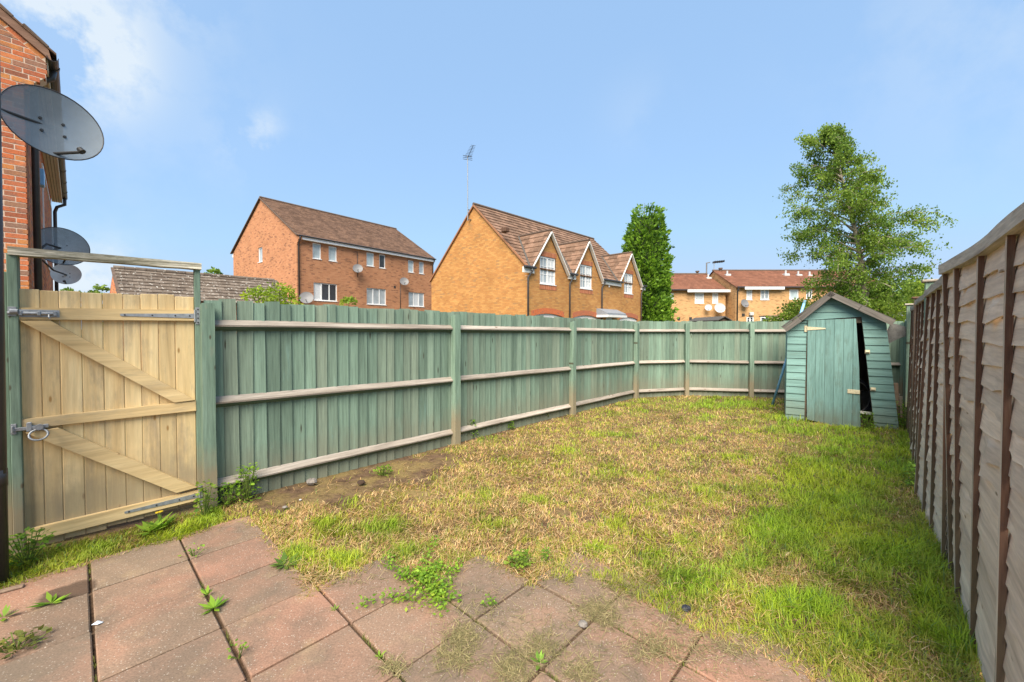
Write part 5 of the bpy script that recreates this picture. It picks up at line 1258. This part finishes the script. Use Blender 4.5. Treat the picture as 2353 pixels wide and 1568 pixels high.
m = MB(); ns = 14
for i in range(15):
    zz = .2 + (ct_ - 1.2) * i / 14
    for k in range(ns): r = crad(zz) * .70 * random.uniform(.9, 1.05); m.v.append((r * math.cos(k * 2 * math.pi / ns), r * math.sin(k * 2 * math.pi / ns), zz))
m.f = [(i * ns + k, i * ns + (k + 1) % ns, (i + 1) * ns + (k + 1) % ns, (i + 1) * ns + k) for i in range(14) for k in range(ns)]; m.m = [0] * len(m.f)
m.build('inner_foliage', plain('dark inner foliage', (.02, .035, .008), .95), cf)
segs = [([Vector((x, y, ct_ * .80)), Vector((x * 1.1, y * 1.1, ct_ * .93)), Vector((x * 1.2 + .05, y * 1.2, ct_ * 1.0 + dz))], [.03, .02, .008]) for x, y, dz in ((-.15, 0, .1), (.2, .1, -.05), (.35, -.1, -.35), (-.4, .1, -.2))]
limbs(cf, M_bark, segs)

def bush(name, label, cat, px, py_top, w_px, Y, n, c0, c1, size, group=None, base_z=0.0, depth=.8, lumps=7, seed=1, blob=None):
    top = at_depth(px, py_top, Y); w = w_px * Y / F_; h = top.z - base_z; t = thing(name, label, cat, (top.x, Y, base_z), 0, group); r = random.Random(seed)
    segs = []; ctr = []
    for k in range(lumps):
        x = r.uniform(-.40, .40) * w; y = r.uniform(-.5, .5) * w * depth; env = 1 - (abs(x) / (w * .55)) ** 2.2; hh = h * (.55 + .42 * max(.05, env)) * r.uniform(.85, 1.02)
        if k == 0: x, hh = 0, h
        ctr.append((x, y, hh)); segs.append(([Vector((x * .2, y * .2, -.05)), Vector((x * .55, y * .5, hh * .5)), Vector((x, y, hh * .92))], [.03 * (h / 2), .018 * (h / 2), .006]))
    limbs(t, M_bark, segs, 'stem'); ctr = np.array(ctr); q = RNG.integers(0, lumps, n); rl = (.20 + .10 * RNG.random(lumps)) * min(w, h * 1.2)
    d = rdir(n); d[:, 2] = np.where(d[:, 2] < -.3, -d[:, 2] * .5, d[:, 2]); rr = rl[q] * (1 - .35 * RNG.random(n) ** 1.5)
    P_ = ctr[q] + d * rr[:, None] * np.array([1, 1, .75]); P_[:, 2] -= (rl[q] * .72); 
    low_ = RNG.random(n) < .25; P_[low_, 2] *= RNG.uniform(.35, .95, low_.sum())
    P_[:, 2] = np.maximum(P_[:, 2], .03); P_ += RNG.normal(0, .04, (n, 3)) * (w / 2)
    tt = np.clip(fbm(P_[:, 0] * 2.5 / w * 2 + 3, P_[:, 2] * 2.5 / w * 2, seed + 3) * 1.4 - .3 + RNG.normal(0, .2, n), 0, 1)
    obj('foliage', leaf_mesh('foliage', P_, d + rdir(n) * .8, d + rdir(n) * .7, RNG.uniform(.7, 1.3, n) * size, tones(n, c0, c1, .22, tt), .6), t); return t
G0, G1 = (.05, .095, .012), (.19, .25, .028)
bush('bush', 'lime green bush showing over the fence in front of the garage roof', 'bush', 640, 648, 122, 8.6, 2600, (.13, .20, .018), (.32, .38, .03), .07, depth=.8, lumps=9, seed=3)
bush('bush', 'low yellow green bush over the fence below the wide curtained window', 'bush', 790, 680, 80, 8.9, 1400, (.12, .19, .018), (.30, .36, .04), .07, lumps=6, seed=8)
bush('tree', 'green treetop peeking above the garage ridge', 'tree', 484, 616, 66, 34, 700, G0, (.2, .28, .04), .26, lumps=5, seed=5)
bush('tree', 'distant treetop low between the pale dish and the garage verge', 'tree', 218, 655, 60, 24, 700, G0, (.2, .28, .04), .2, lumps=6, seed=6)
bush('tree', 'distant treetop just right of the black downpipe, low above the gate', 'tree', 160, 662, 40, 26, 400, G0, (.18, .26, .04), .2, lumps=5, seed=9)
bush('shrub', 'leafy shrub under the birch left of the shed ridge', 'shrub', 1838, 688, 100, 11.0, 2600, G0, (.17, .22, .025), .075, lumps=8, seed=11)
bush('shrub', 'dark leafy shrub rising behind the shed roof below the birch', 'shrub', 1925, 655, 170, 12.6, 4200, G0, G1, .08, lumps=10, seed=12)
bush('shrub', 'broad bright green shrub filling the gap right of the shed roof', 'shrub', 2015, 640, 190, 13.2, 6500, (.06, .11, .012), (.22, .28, .03), .085, lumps=13, seed=13)
bush('tree', 'light green tree farthest right, above the capped fence posts', 'tree', 2098, 636, 120, 19, 4200, (.08, .14, .015), (.24, .31, .035), .13, lumps=10, seed=14)
bush('tree', 'yellow green hedge top between shrub and fence posts', 'tree', 2060, 668, 110, 15.5, 3200, (.08, .13, .014), (.26, .31, .035), .10, lumps=9, seed=15)

# ================================================================ LAWN GRASS
BL = [ # (x, y, rx, ry, amount) patches in survey pixels, turned into places on the ground below
 (1900, 1150, 170, 110, 1.0), (2010, 1290, 170, 120, .75), (1850, 1400, 120, 70, .75), (1790, 1215, 90, 75, .95), (2060, 1060, 70, 70, .9), (1960, 1020, 110, 40, .9), (1800, 965, 70, 22, .8), (1660, 930, 140, 14, .75),
 (1520, 922, 90, 10, .55), (1900, 990, 170, 14, 1.0), (2140, 1370, 60, 150, .8), (1990, 1450, 120, 60, .8), (1660, 960, 160, 20, .35), (1480, 945, 80, 10, .4), (800, 1150, 40, 22, .75), (900, 1120, 60, 20, .35), (735, 1200, 35, 18, .7), (690, 1270, 50, 30, .6), (780, 1290, 70, 30, .6), (1380, 1090, 60, 16, .55), (1240, 1150, 60, 16, .4), (1080, 1140, 60, 20, .45), (1420, 1000, 70, 12, .5), (1300, 1030, 60, 14, .45), (1620, 1060, 60, 14, .4), (1500, 1150, 50, 18, .35), (1150, 1210, 60, 20, .5), (1380, 1260, 70, 22, .45), (900, 1210, 60, 22, .5), (1580, 1240, 60, 22, .45), (1700, 1060, 60, 14, .4),
 (960, 1275, 60, 25, .55), (1010, 1100, 60, 18, .4), (1250, 1240, 90, 30, .3), (1080, 1285, 60, 22, .7), (1340, 1120, 70, 30, .25), (1500, 1280, 120, 40, .45), (1600, 1340, 120, 50, .6), (1720, 1290, 80, 40, .6), (1420, 1200, 70, 25, .3), (1550, 1010, 90, 14, .3), (1180, 1060, 60, 14, .35), (1095, 1000, 35, 14, .6), (640, 1170, 40, 20, .4), (2200, 1480, 60, 90, .7)]
SOILP = [(720, 1122, 120, 34, 1.15), (870, 1086, 140, 30, 1.1), (800, 1104, 140, 26, 1.05), (620, 1152, 60, 30, .9), (960, 1060, 100, 18, .95), (960, 1130, 60, 18, .6), (1700, 1000, 60, 8, .4), (1560, 1130, 50, 12, .45), (1620, 1190, 60, 14, .5), (1480, 1240, 50, 14, .45), (1010, 1045, 70, 14, .8), (640, 1160, 60, 20, .6), (1290, 1175, 45, 14, .6), (1040, 1165, 40, 14, .45), (1010, 1190, 30, 12, .6), (1250, 1215, 35, 14, .5), (1350, 1190, 35, 12, .6), (1460, 1050, 60, 9, .4), (1770, 1130, 60, 12, .35), (1790, 1500, 60, 20, .5), (2040, 1500, 60, 25, .4), (1840, 1290, 40, 14, .4), (940, 1185, 30, 12, .5)]
def field(px, py, L):
    r = np.zeros_like(px)
    for x, y, rx, ry, a in L: r = np.maximum(r, a * np.exp(-(((px - x) / rx) ** 2 + ((py - y) / ry) ** 2)))
    return r
def projn(x, y, z):
    dy, dz = y, z - EYE; zc = np.maximum(.2, dy * FW_.y + dz * FW_.z); return CX + F_ * x / zc, CY - F_ * (dy * UP_.y + dz * UP_.z) / zc
vtab = np.array([vtop(k) for k in range(-12, 40)])
def paved(u, v, grow):
    k = np.clip(np.floor((u - PU0) / PDU).astype(int), -12, 39); vt = vtab[k + 12]
    inside = v < vt - grow; kr = np.clip(k + 1, -12, 39); kl = np.clip(k - 1, -12, 39)
    edge_r = (PU0 + (k + 1) * PDU - u < grow) & (v > vtab[kr + 12] - grow)
    return inside & ~edge_r
fu = np.array([P3.x - P0.x, P3.y - P0.y]); fu /= np.linalg.norm(fu)
SA, SB_ = FS.w(-.02, -.02, 0), FS
def scatter(N, y0, y1, dens_pow):
    """random lawn points in view, denser close to the camera"""
    t = RNG.random(N); d = y0 * (y1 / y0) ** (t ** dens_pow); x = d * RNG.uniform(-1.34, 1.34, N); return x, d
def lawn_mask(x, y):
    u = x * U.x + y * U.y; v = x * V.x + y * V.y
    dl = (x - P0.x) * (fu[1]) - (y - P0.y) * fu[0]                       # distance right of the left fence
    bx, by = x - P4.x, y - P4.y; db = -(bx * -bdir.y + by * bdir.x)      # in front of the back fence
    d34 = (P4 - P3).normalized(); d3 = -((x - P3.x) * -d34.y + (y - P3.y) * d34.x)
    dr = (x - R0.x) * RN.x + (y - R0.y) * RN.y
    lx = (x - FS.o.x) * FS.ex.x + (y - FS.o.y) * FS.ex.y; ly = (x - FS.o.x) * FS.ey.x + (y - FS.o.y) * FS.ey.y
    shed_in = (lx > -.02) & (lx < RPb[0] + .02) & (ly > .0) & (ly < SD)
    gx = (x - GL.x) * FG.ex.x + (y - GL.y) * FG.ex.y; gy = (x - GL.x) * FG.ey.x + (y - GL.y) * FG.ey.y
    ok = (db > .03) & (d3 > .03) & (dr > .0) & ~shed_in & (np.where(u < .80, gy < -.085, dl > .03))
    return ok, u, v, dl, dr, lx, ly, gy
def blades(name, x, y, z, h, w, az, lean, bend, tone, mat):
    n = len(x); ca, sa = np.cos(az), np.sin(az); sx, sy = -sa * w / 2, ca * w / 2
    hx = np.sin(lean) * h; hz_ = np.cos(lean) * h
    mx_, my_, mz_ = x + ca * hx * .45, y + sa * hx * .45, z + hz_ * .58
    tx, ty, tz = x + ca * (hx + bend * h), y + sa * (hx + bend * h), z + np.maximum(hz_ - .35 * bend * h, .004)
    v = np.empty((n, 5, 3), np.float32)
    v[:, 0] = np.stack([x - sx, y - sy, z - .004], 1); v[:, 1] = np.stack([x + sx, y + sy, z - .004], 1)
    v[:, 2] = np.stack([mx_ + sx * .75, my_ + sy * .75, mz_], 1); v[:, 3] = np.stack([mx_ - sx * .75, my_ - sy * .75, mz_], 1); v[:, 4] = np.stack([tx, ty, tz], 1)
    me = bpy.data.meshes.new(name); me.vertices.add(n * 5); me.vertices.foreach_set('co', v.ravel())
    b = (np.arange(n) * 5)[:, None]; li = np.concatenate([b, b + 1, b + 2, b + 3, b + 3, b + 2, b + 4], 1).astype(np.int32)
    me.loops.add(n * 7); me.loops.foreach_set('vertex_index', li.ravel())
    ls = np.stack([np.arange(n) * 7, np.arange(n) * 7 + 4], 1).astype(np.int32); me.polygons.add(n * 2); me.polygons.foreach_set('loop_start', ls.ravel())
    col = me.color_attributes.new('tone', 'FLOAT_COLOR', 'POINT'); cc = np.ones((n * 5, 4), np.float32); cc[:, :3] = np.repeat(tone, 5, axis=0); col.data.foreach_set('color', cc.ravel())
    me.materials.append(mat); me.update(calc_edges=True); return me
def lawn_fields(x, y):
    px, py = projn(x, y, 0 * x)
    G = field(px, py, BL) * (.55 + .9 * fbm(x * 2.6 + 9, y * 2.6, 43, 3)) + .6 * (fbm(x * 1.3 + 4, y * 1.3, 40) - .5) + .95 * (fbm(x * 5, y * 5, 41, 3) - .5)
    S = field(px, py, SOILP) + .55 * (fbm(x * 3, y * 3, 50) - .58)
    ys = np.clip((960 - py) / 60, 0, 1) * .25
    return px, py, G + ys * .5 + .06, S
N = 540000
x, y = scatter(N, 1.45, 9.6, .95); ok, u, v, dl, dr, lx, ly, gy = lawn_mask(x, y)
grow = np.where((u > 1.95) & (v < 2), .12, 0) + .02 + .07 * fbm(x * 4 + 2, y * 4, 60) + .05 * (RNG.random(N) - .3)
ok &= ~paved(u, v, grow) | False
px, py, G, S = lawn_fields(x, y)
tuft = fbm(x * 11, y * 11, 61, 2)
keep = RNG.random(N) < np.clip(1.15 - 1.75 * np.clip(S, 0, 1), .03, 1) * np.clip(.35 + 1.3 * (tuft - .25), .15, 1)
verge = (u < .80) & (v > 3.6); ok &= keep | verge
sel = np.where(ok)[0]; x, y, u, v, dl, dr, lx, ly, G, S, px, tuft, verge = (a[sel] for a in (x, y, u, v, dl, dr, lx, ly, G, S, px, tuft, verge)); n = len(x)
G = np.where(verge, .48 + 1.4 * (fbm(x * 5, y * 5, 70, 3) - .5), G)
lush = np.clip((G - .30) / .55, 0, 1); pg = np.clip((G - .02) / .55, 0, 1)
edge = np.exp(-dr / .10) + np.exp(-np.clip(np.abs(ly), 0, 9) / .10) * ((lx > -.15) & (lx < 2.0)) * .6
isg = RNG.random(n) < (.30 + .68 * pg)
h = np.where(isg, .028 + .036 * lush + .02 * tuft, .026 + .022 * RNG.random(n)) * RNG.uniform(.6, 1.4, n) * (1 + 1.5 * np.clip(edge, 0, 1) * RNG.random(n) * (isg))
w = (.0029 + .0009 * y) * RNG.uniform(.7, 1.3, n)
lean = np.where(isg, RNG.uniform(.15, 1.15, n), RNG.uniform(.6, 1.45, n)); az = RNG.uniform(0, 2 * np.pi, n) * .75 + fbm(x * 3, y * 3, 66) * 9
tg = np.clip(lush + RNG.normal(0, .25, n), 0, 1)[:, None]
olive = np.array([.25, .245, .045]) ; fresh = np.array([.20, .31, .018]); lime = np.array([.33, .37, .02]); blue = np.array([.11, .18, .045])
straw = np.array([.49, .31, .135]); brown = np.array([.29, .17, .08]); pale = np.array([.57, .43, .22])
cg = olive * (1 - tg) + fresh * tg; lm = np.clip(fbm(x * 2 + 8, y * 2, 77) * 2.2 - .75, 0, 1)[:, None]; cg = cg * (1 - lm * .6) + lime * lm * .6
bm = ((RNG.random(n) < .08)[:, None]); cg = np.where(bm, blue, cg)
r1 = RNG.random(n)[:, None]; om = np.clip(fbm(x * 4 + 1, y * 4, 78) * 2.4 - .9, 0, 1)[:, None]; cs = straw * (1 - om * .5) + brown * om * .5; cs = np.where(r1 < .25, brown, np.where(r1 > .8, pale, cs))
tone = np.where(isg[:, None], cg, cs) * RNG.uniform(.75, 1.25, n)[:, None] * (.66 + .66 * fbm(x * 6 + 3, y * 6, 91, 3))[:, None]
h = np.where(verge, h * .7, h); z = lawn_z(x, y) + .002
tag(obj('lawn_grass', blades('lawn_grass', x, y, z, h, w, az, lean, RNG.uniform(0, .5, n), tone, M_grass)), 'patchy lawn of dry straw and fresh green blades', None, None, 'stuff')
# loose mown straw lying on the lawn
N = 62000; x, y = scatter(N, 1.6, 8.5, 1.0); ok, u, v, dl, dr, lx, ly, gy = lawn_mask(x, y); ok &= ~paved(u, v, .04); px, py, G, S = lawn_fields(x, y); ok &= (RNG.random(N) < np.clip(1.0 - 1.2 * G, .12, 1) * np.clip(1.1 - 1.6 * S, .1, 1)) & (u > .85)
sel = np.where(ok)[0]; x, y = x[sel], y[sel]; n = len(x); r1 = RNG.random(n)[:, None]
tone = np.where(r1 < .3, brown * 1.1, np.where(r1 > .75, pale, straw)) * RNG.uniform(.8, 1.25, n)[:, None]
hay = blades('mown_straw', x, y, lawn_z(x, y) + RNG.uniform(.012, .04, n), RNG.uniform(.03, .095, n), (.0016 + .0007 * y) * RNG.uniform(.6, 1.3, n), RNG.uniform(0, 2 * np.pi, n), RNG.uniform(1.35, 1.62, n), RNG.uniform(-.2, .3, n), tone, M_straw)
tag(obj('mown_straw', hay), 'loose dry mown straw scattered over the lawn', None, None, 'stuff')
# clippings blown on the paving
cx_, cy_ = [], []
for (a, b, sx, sy, k) in ((1062, 1465, 22, 16, 420), (1045, 1515, 26, 18, 420), (1240, 1492, 30, 20, 460), (1175, 1540, 24, 22, 460), (1370, 1400, 30, 14, 420), (1392, 1425, 20, 14, 260), (1500, 1492, 26, 18, 330), (1450, 1362, 34, 16, 330), (1340, 1545, 26, 18, 260), (905, 1535, 16, 12, 160), (1300, 1450, 160, 70, 520), (1560, 1440, 60, 40, 320), (1100, 1400, 40, 30, 160), (1650, 1480, 80, 50, 360), (1440, 1330, 100, 14, 420), (1200, 1300, 120, 12, 300), (800, 1330, 60, 10, 160), (1720, 1490, 90, 12, 300)):
    for q in range(k):
        g_ = ground(a + RNG.normal(0, sx), b + RNG.normal(0, sy)); cx_.append(g_.x); cy_.append(g_.y)
x = np.array(cx_); y = np.array(cy_); n = len(x); r1 = RNG.random(n)[:, None]
tone = np.where(r1 < .35, np.array([.17, .15, .06]), np.where(r1 > .7, np.array([.36, .29, .14]), np.array([.25, .21, .09]))) * RNG.uniform(.75, 1.25, n)[:, None]
tag(obj('grass_clippings', blades('grass_clippings', x, y, RNG.uniform(.003, .014, n), RNG.uniform(.02, .075, n), RNG.uniform(.0018, .0032, n), RNG.uniform(0, 2 * np.pi, n), RNG.uniform(1.45, 1.6, n), RNG.uniform(-.2, .3, n), tone, M_straw)), 'dry mown clippings strewn on the paving slabs', None, None, 'stuff')
# joint moss and crumbs of soil
cx_, cy_ = [], []
for k in range(-6, 6):
    for q in range(900):
        v0 = RNG.uniform(-.4, vtop(k) if vtop(k) > -3 else -.4); g_ = uv_(PU0 + k * PDU + RNG.normal(0, .004), v0)
        if fbm(np.array([g_.x * 3]), np.array([g_.y * 3]), 90)[0] > .58 and g_.y > 1: cx_.append(g_.x); cy_.append(g_.y)
x = np.array(cx_); y = np.array(cy_); n = len(x)
if n: tag(obj('joint_moss', blades('joint_moss', x, y, np.full(n, -.02), RNG.uniform(.018, .035, n), RNG.uniform(.002, .004, n), RNG.uniform(0, 6.3, n), RNG.uniform(.1, .8, n), RNG.uniform(0, .4, n), tones(n, (.10, .10, .03), (.17, .2, .04)), M_grass)), 'tiny moss and grass growing in the paving joints', None, None, 'stuff')

# ================================================================ WEEDS, STONES, LITTER
def weed(label, px, py, size, nl, c0, c1, kind='rosette', flower=None, cat='weed', hgt=1.0, spread=1.0, name='weed', z=0.0):
    g_ = ground(px, py); t = thing(name, label, cat, (g_.x, g_.y, z)); r = random.Random(int(px * 7 + py))
    LPp, LDd, LNn, LS = [], [], [], []
    m = MB(); trails = []
    for q in range(9):
        a = q * .72 + r.uniform(-.3, .3); p = [0, 0]; tr = []
        for k in range(int(10 + r.random() * 22)): p = [p[0] + math.cos(a) * size * .065, p[1] + math.sin(a) * size * .065]; a += r.gauss(0, .22); tr.append(tuple(p))
        trails.append(tr)
    for i in range(nl):
        a = i * 2.4 + r.uniform(-.4, .4)
        if kind == 'rosette':
            ln = size * r.uniform(.6, 1.1); up = r.uniform(.15, .8) * hgt; d = Vector((math.cos(a), math.sin(a), up)); LPp.append(d.normalized() * ln * .55); LDd.append(d); LNn.append((-math.cos(a) * up, -math.sin(a) * up, 1)); LS.append(ln)
        elif kind == 'trail':
            q = trails[i % len(trails)]; k = r.randrange(len(q)); p0 = q[k]; p = Vector((p0[0] + r.gauss(0, .022), p0[1] + r.gauss(0, .022), r.uniform(.006, .05) * hgt))
            LPp.append(p); LDd.append((r.gauss(0, 1), r.gauss(0, 1), r.gauss(.1, .3))); LNn.append((r.gauss(0, .4), r.gauss(0, .4), 1)); LS.append(r.uniform(.011, .026))
        else:
            f = r.random(); rr = size * spread * (r.random() ** .6) * (1 - .35 * f); zz = size * hgt * f * 1.1 + .012
            p = Vector((math.cos(a) * rr, math.sin(a) * rr, zz)); LPp.append(p); LDd.append((math.cos(a) + r.gauss(0, .4), math.sin(a) + r.gauss(0, .4), r.gauss(.1, .4))); LNn.append((r.gauss(0, .4), r.gauss(0, .4), 1)); LS.append(min(size * .28, .034) * r.uniform(.6, 1.25))
            if i % 5 == 0: m.tube([(p.x * .2, p.y * .2, -.01), (p.x * .7, p.y * .7, zz * .6), tuple(p)], .0025, 4, caps=False)
    if m.v: m.build('stem', plain('weed stem', (.12, .17, .03), .7) if 'weed stem' not in bpy.data.materials else bpy.data.materials['weed stem'], t)
    n = len(LPp); tn = tones(n, c0, c1, .2)
    obj('foliage', leaf_mesh('foliage', np.array([tuple(p) for p in LPp]), np.array([tuple(p) for p in LDd]), np.array(LNn), np.array(LS), tn, .30 if kind == 'rosette' else .75), t)
    if flower:
        for (fx, fy, fz) in flower:
            m = MB(); m.tube([(fx, fy, fz), (fx, fy, fz + .006), (fx, fy, fz + .008)], [.012, .014, .004], 8); m.build('flower', plain('yellow flower', (.60, .42, .02), .7) if 'yellow flower' not in bpy.data.materials else bpy.data.materials['yellow flower'], t)
            m = MB(); m.tube([(fx * .3, fy * .3, 0), (fx, fy, fz)], .002, 4); m.build('stalk', bpy.data.materials.get('weed stem') or plain('weed stem', (.12, .17, .03), .7), t)
GA, GB = (.07, .15, .015), (.20, .32, .03)
weed('small weed by the dark round stain on the left paving', 118, 1387, .085, 12, GA, GB)
weed('mossy dark weed clump at the bottom left corner of the paving', 38, 1490, .10, 90, (.05, .06, .015), (.15, .16, .03), 'bushy', hgt=.35, spread=1.2)
weed('bright leaf tuft at the left edge of the paving', 8, 1420, .09, 9, GA, GB, hgt=1.4)
weed('leafy weed at the top of the long joint below the gate hinge', 446, 1277, .075, 26, GA, GB, 'bushy', hgt=.6, spread=1.1)
weed('spiky weed with the longest leaf across the second long joint', 492, 1398, .078, 17, GA, GB, hgt=1.0)
weed('tiny upright weed just above the spiky one in the joint', 476, 1368, .06, 7, GA, GB, hgt=1.8)
weed('small weed low in the second long joint near the bottom', 548, 1507, .06, 22, GA, GB, 'bushy', hgt=.9)
weed('trailing clover mat growing from the lawn onto the paving', 968, 1335, .22, 1300, GA, (.22, .34, .03), 'trail', hgt=1.2)
weed('second clover trail ending over the slab joint', 995, 1372, .12, 330, GA, (.26, .33, .03), 'trail', hgt=.8)
weed('small clover tuft at the corner joint in the middle of the paving', 1125, 1391, .06, 40, GA, GB, 'bushy', hgt=.5, spread=.9)
weed('weed in the joint at the bottom centre among clippings', 1240, 1524, .06, 9, GA, (.22, .36, .05), hgt=1.6)
weed('round green tuft on the lawn edge above the middle slabs', 1254, 1290, .06, 60, GA, GB, 'bushy', hgt=1.0, spread=.8)
weed('grassy tuft at the edge of the slab with the pebble', 1196, 1300, .10, 120, GA, (.2, .27, .03), 'bushy', hgt=.7)
weed('tiny weed on the long joint of the third column', 872, 1510, .035, 8, GA, GB)
weed('dark weed where the third long joint meets the lawn', 770, 1400, .03, 8, (.05, .09, .02), GB)
weed('broad leaved weed on the lawn corner left of the dry grass', 655, 1298, .11, 14, (.06, .11, .02), (.13, .2, .03), hgt=.6)
weed('dandelion with yellow flower under the gate', 372, 1212, .13, 16, GA, GB, flower=[(.02, -.03, .13), (-.05, .02, .10)])
weed('large dock leaf weed under the right end of the gate', 345, 1222, .16, 12, GA, (.24, .36, .04), hgt=1.0)
weed('leafy weed at the foot of the left gate post', 62, 1290, .16, 160, GA, GB, 'bushy', hgt=1.0)
weed('tall grassy weed at the foot of the hinge post', 470, 1185, .16, 120, GA, (.2, .27, .03), 'bushy', hgt=1.5, spread=.55)
weed('ferny weed left of the broken brick by the first fence post', 525, 1160, .15, 130, GA, GB, 'bushy', hgt=1.1, spread=.9)
weed('tall thistle like weed right of the broken brick', 567, 1148, .20, 150, GA, GB, 'bushy', hgt=1.4, spread=.6)
weed('small weed under the bottom rail on bare soil', 880, 1090, .10, 120, GA, (.22, .3, .03), 'bushy', hgt=.7, spread=1.1)
weed('weed at the right foot of the second fence post', 1082, 1005, .17, 170, GA, GB, 'bushy', hgt=1.3, spread=.7)
weed('weed under the bottom rail in the second bay', 1175, 985, .10, 70, GA, GB, 'bushy', hgt=1.0, spread=.6)
weed('weed against the fence near the third post', 1255, 962, .09, 60, (.12, .16, .02), (.25, .28, .04), 'bushy', hgt=1.5, spread=.5)
weed('ivy like weed growing out of the shed door gap', 1992, 985, .19, 150, GA, GB, 'bushy', hgt=1.2, spread=.6)
weed('tall weeds in the gap between shed and right fence', 2082, 985, .28, 330, GA, GB, 'bushy', hgt=1.3, spread=.8)
weed('nettle clump at the foot of the right fence beside the second panel', 2110, 1120, .22, 160, GA, (.22, .34, .04), 'bushy', hgt=.9, spread=.6)
weed('grassy weed at the foot of the back fence left of the middle post', 1500, 905, .26, 170, GA, GB, 'bushy', hgt=1.0, spread=.7)
def stone(label, px, py, r, mat, cat='stone', name='stone', sq=.7, z=0.0, seed=0):
    g_ = ground(px, py); rr = random.Random(seed); m = MB(); nu, nv = 9, 6
    for i in range(nv + 1):
        for k in range(nu):
            a, b = 2 * math.pi * k / nu, math.pi * i / nv; q = r * rr.uniform(.78, 1.12); m.v.append((q * math.sin(b) * math.cos(a) * 1.2, q * math.sin(b) * math.sin(a), q * math.cos(b) * sq))
    m.f = [(i * nu + k, i * nu + (k + 1) % nu, (i + 1) * nu + (k + 1) % nu, (i + 1) * nu + k) for i in range(nv) for k in range(nu)]; m.m = [0] * len(m.f)
    tag(m.build(name, mat, None, (g_.x, g_.y, z + r * sq * .7)), label, cat)
stone('grey pebble on the joint between two middle slabs', 1339, 1438, .022, M_stone, name='pebble', seed=2)
stone('grey stone on the bare soil under the fence', 716, 1112, .045, M_stone, seed=3)
stone('small grey stone on the bare soil near the broken brick', 655, 1168, .018, M_stone, seed=4)
stone('pale pebble on the soil strip', 690, 1150, .010, M_dishW, name='pebble', seed=5)
stone('dark clod of earth on the edge of the right slab', 1577, 1404, .022, M_dark, 'clod', 'clod', .8, seed=6)
stone('dark soil clod at the foot of the first fence bay', 830, 1112, .035, plain('dark earth clod', (.05, .03, .02), .95), 'clod', 'clod', .6, seed=7)
g_ = ground(543, 1146); m = MB(); m.box(-.10, .10, -.05, .05, -.03, .045, 0, .012); tag(m.build('brick', M_terra, None, (g_.x, g_.y, 0), .6), 'broken dull red brick lying between weeds by the first fence post', 'brick')
g_ = ground(12, 1360); m = MB(); m.box(-.07, .07, -.018, .018, 0, .012, 0, .003); tag(m.build('wood_chip', M_bpost, None, (g_.x, g_.y, .002), .7), 'brown wood chip on the paving by the black downpipe', 'wood chip')
g_ = ground(224, 1434); m = MB(); m.v = [(-.02, -.012, .002), (.015, -.014, .006), (.022, .010, .002), (-.012, .014, .007), (0, 0, .010)]; m.f = [(0, 1, 4), (1, 2, 4), (2, 3, 4), (3, 0, 4)]; m.m = [0] * 4
tag(m.build('litter_scrap', plain('blue white paper', (.55, .60, .68), .6), None, (g_.x, g_.y, .001)), 'tiny crumpled white scrap by the first long joint', 'litter')
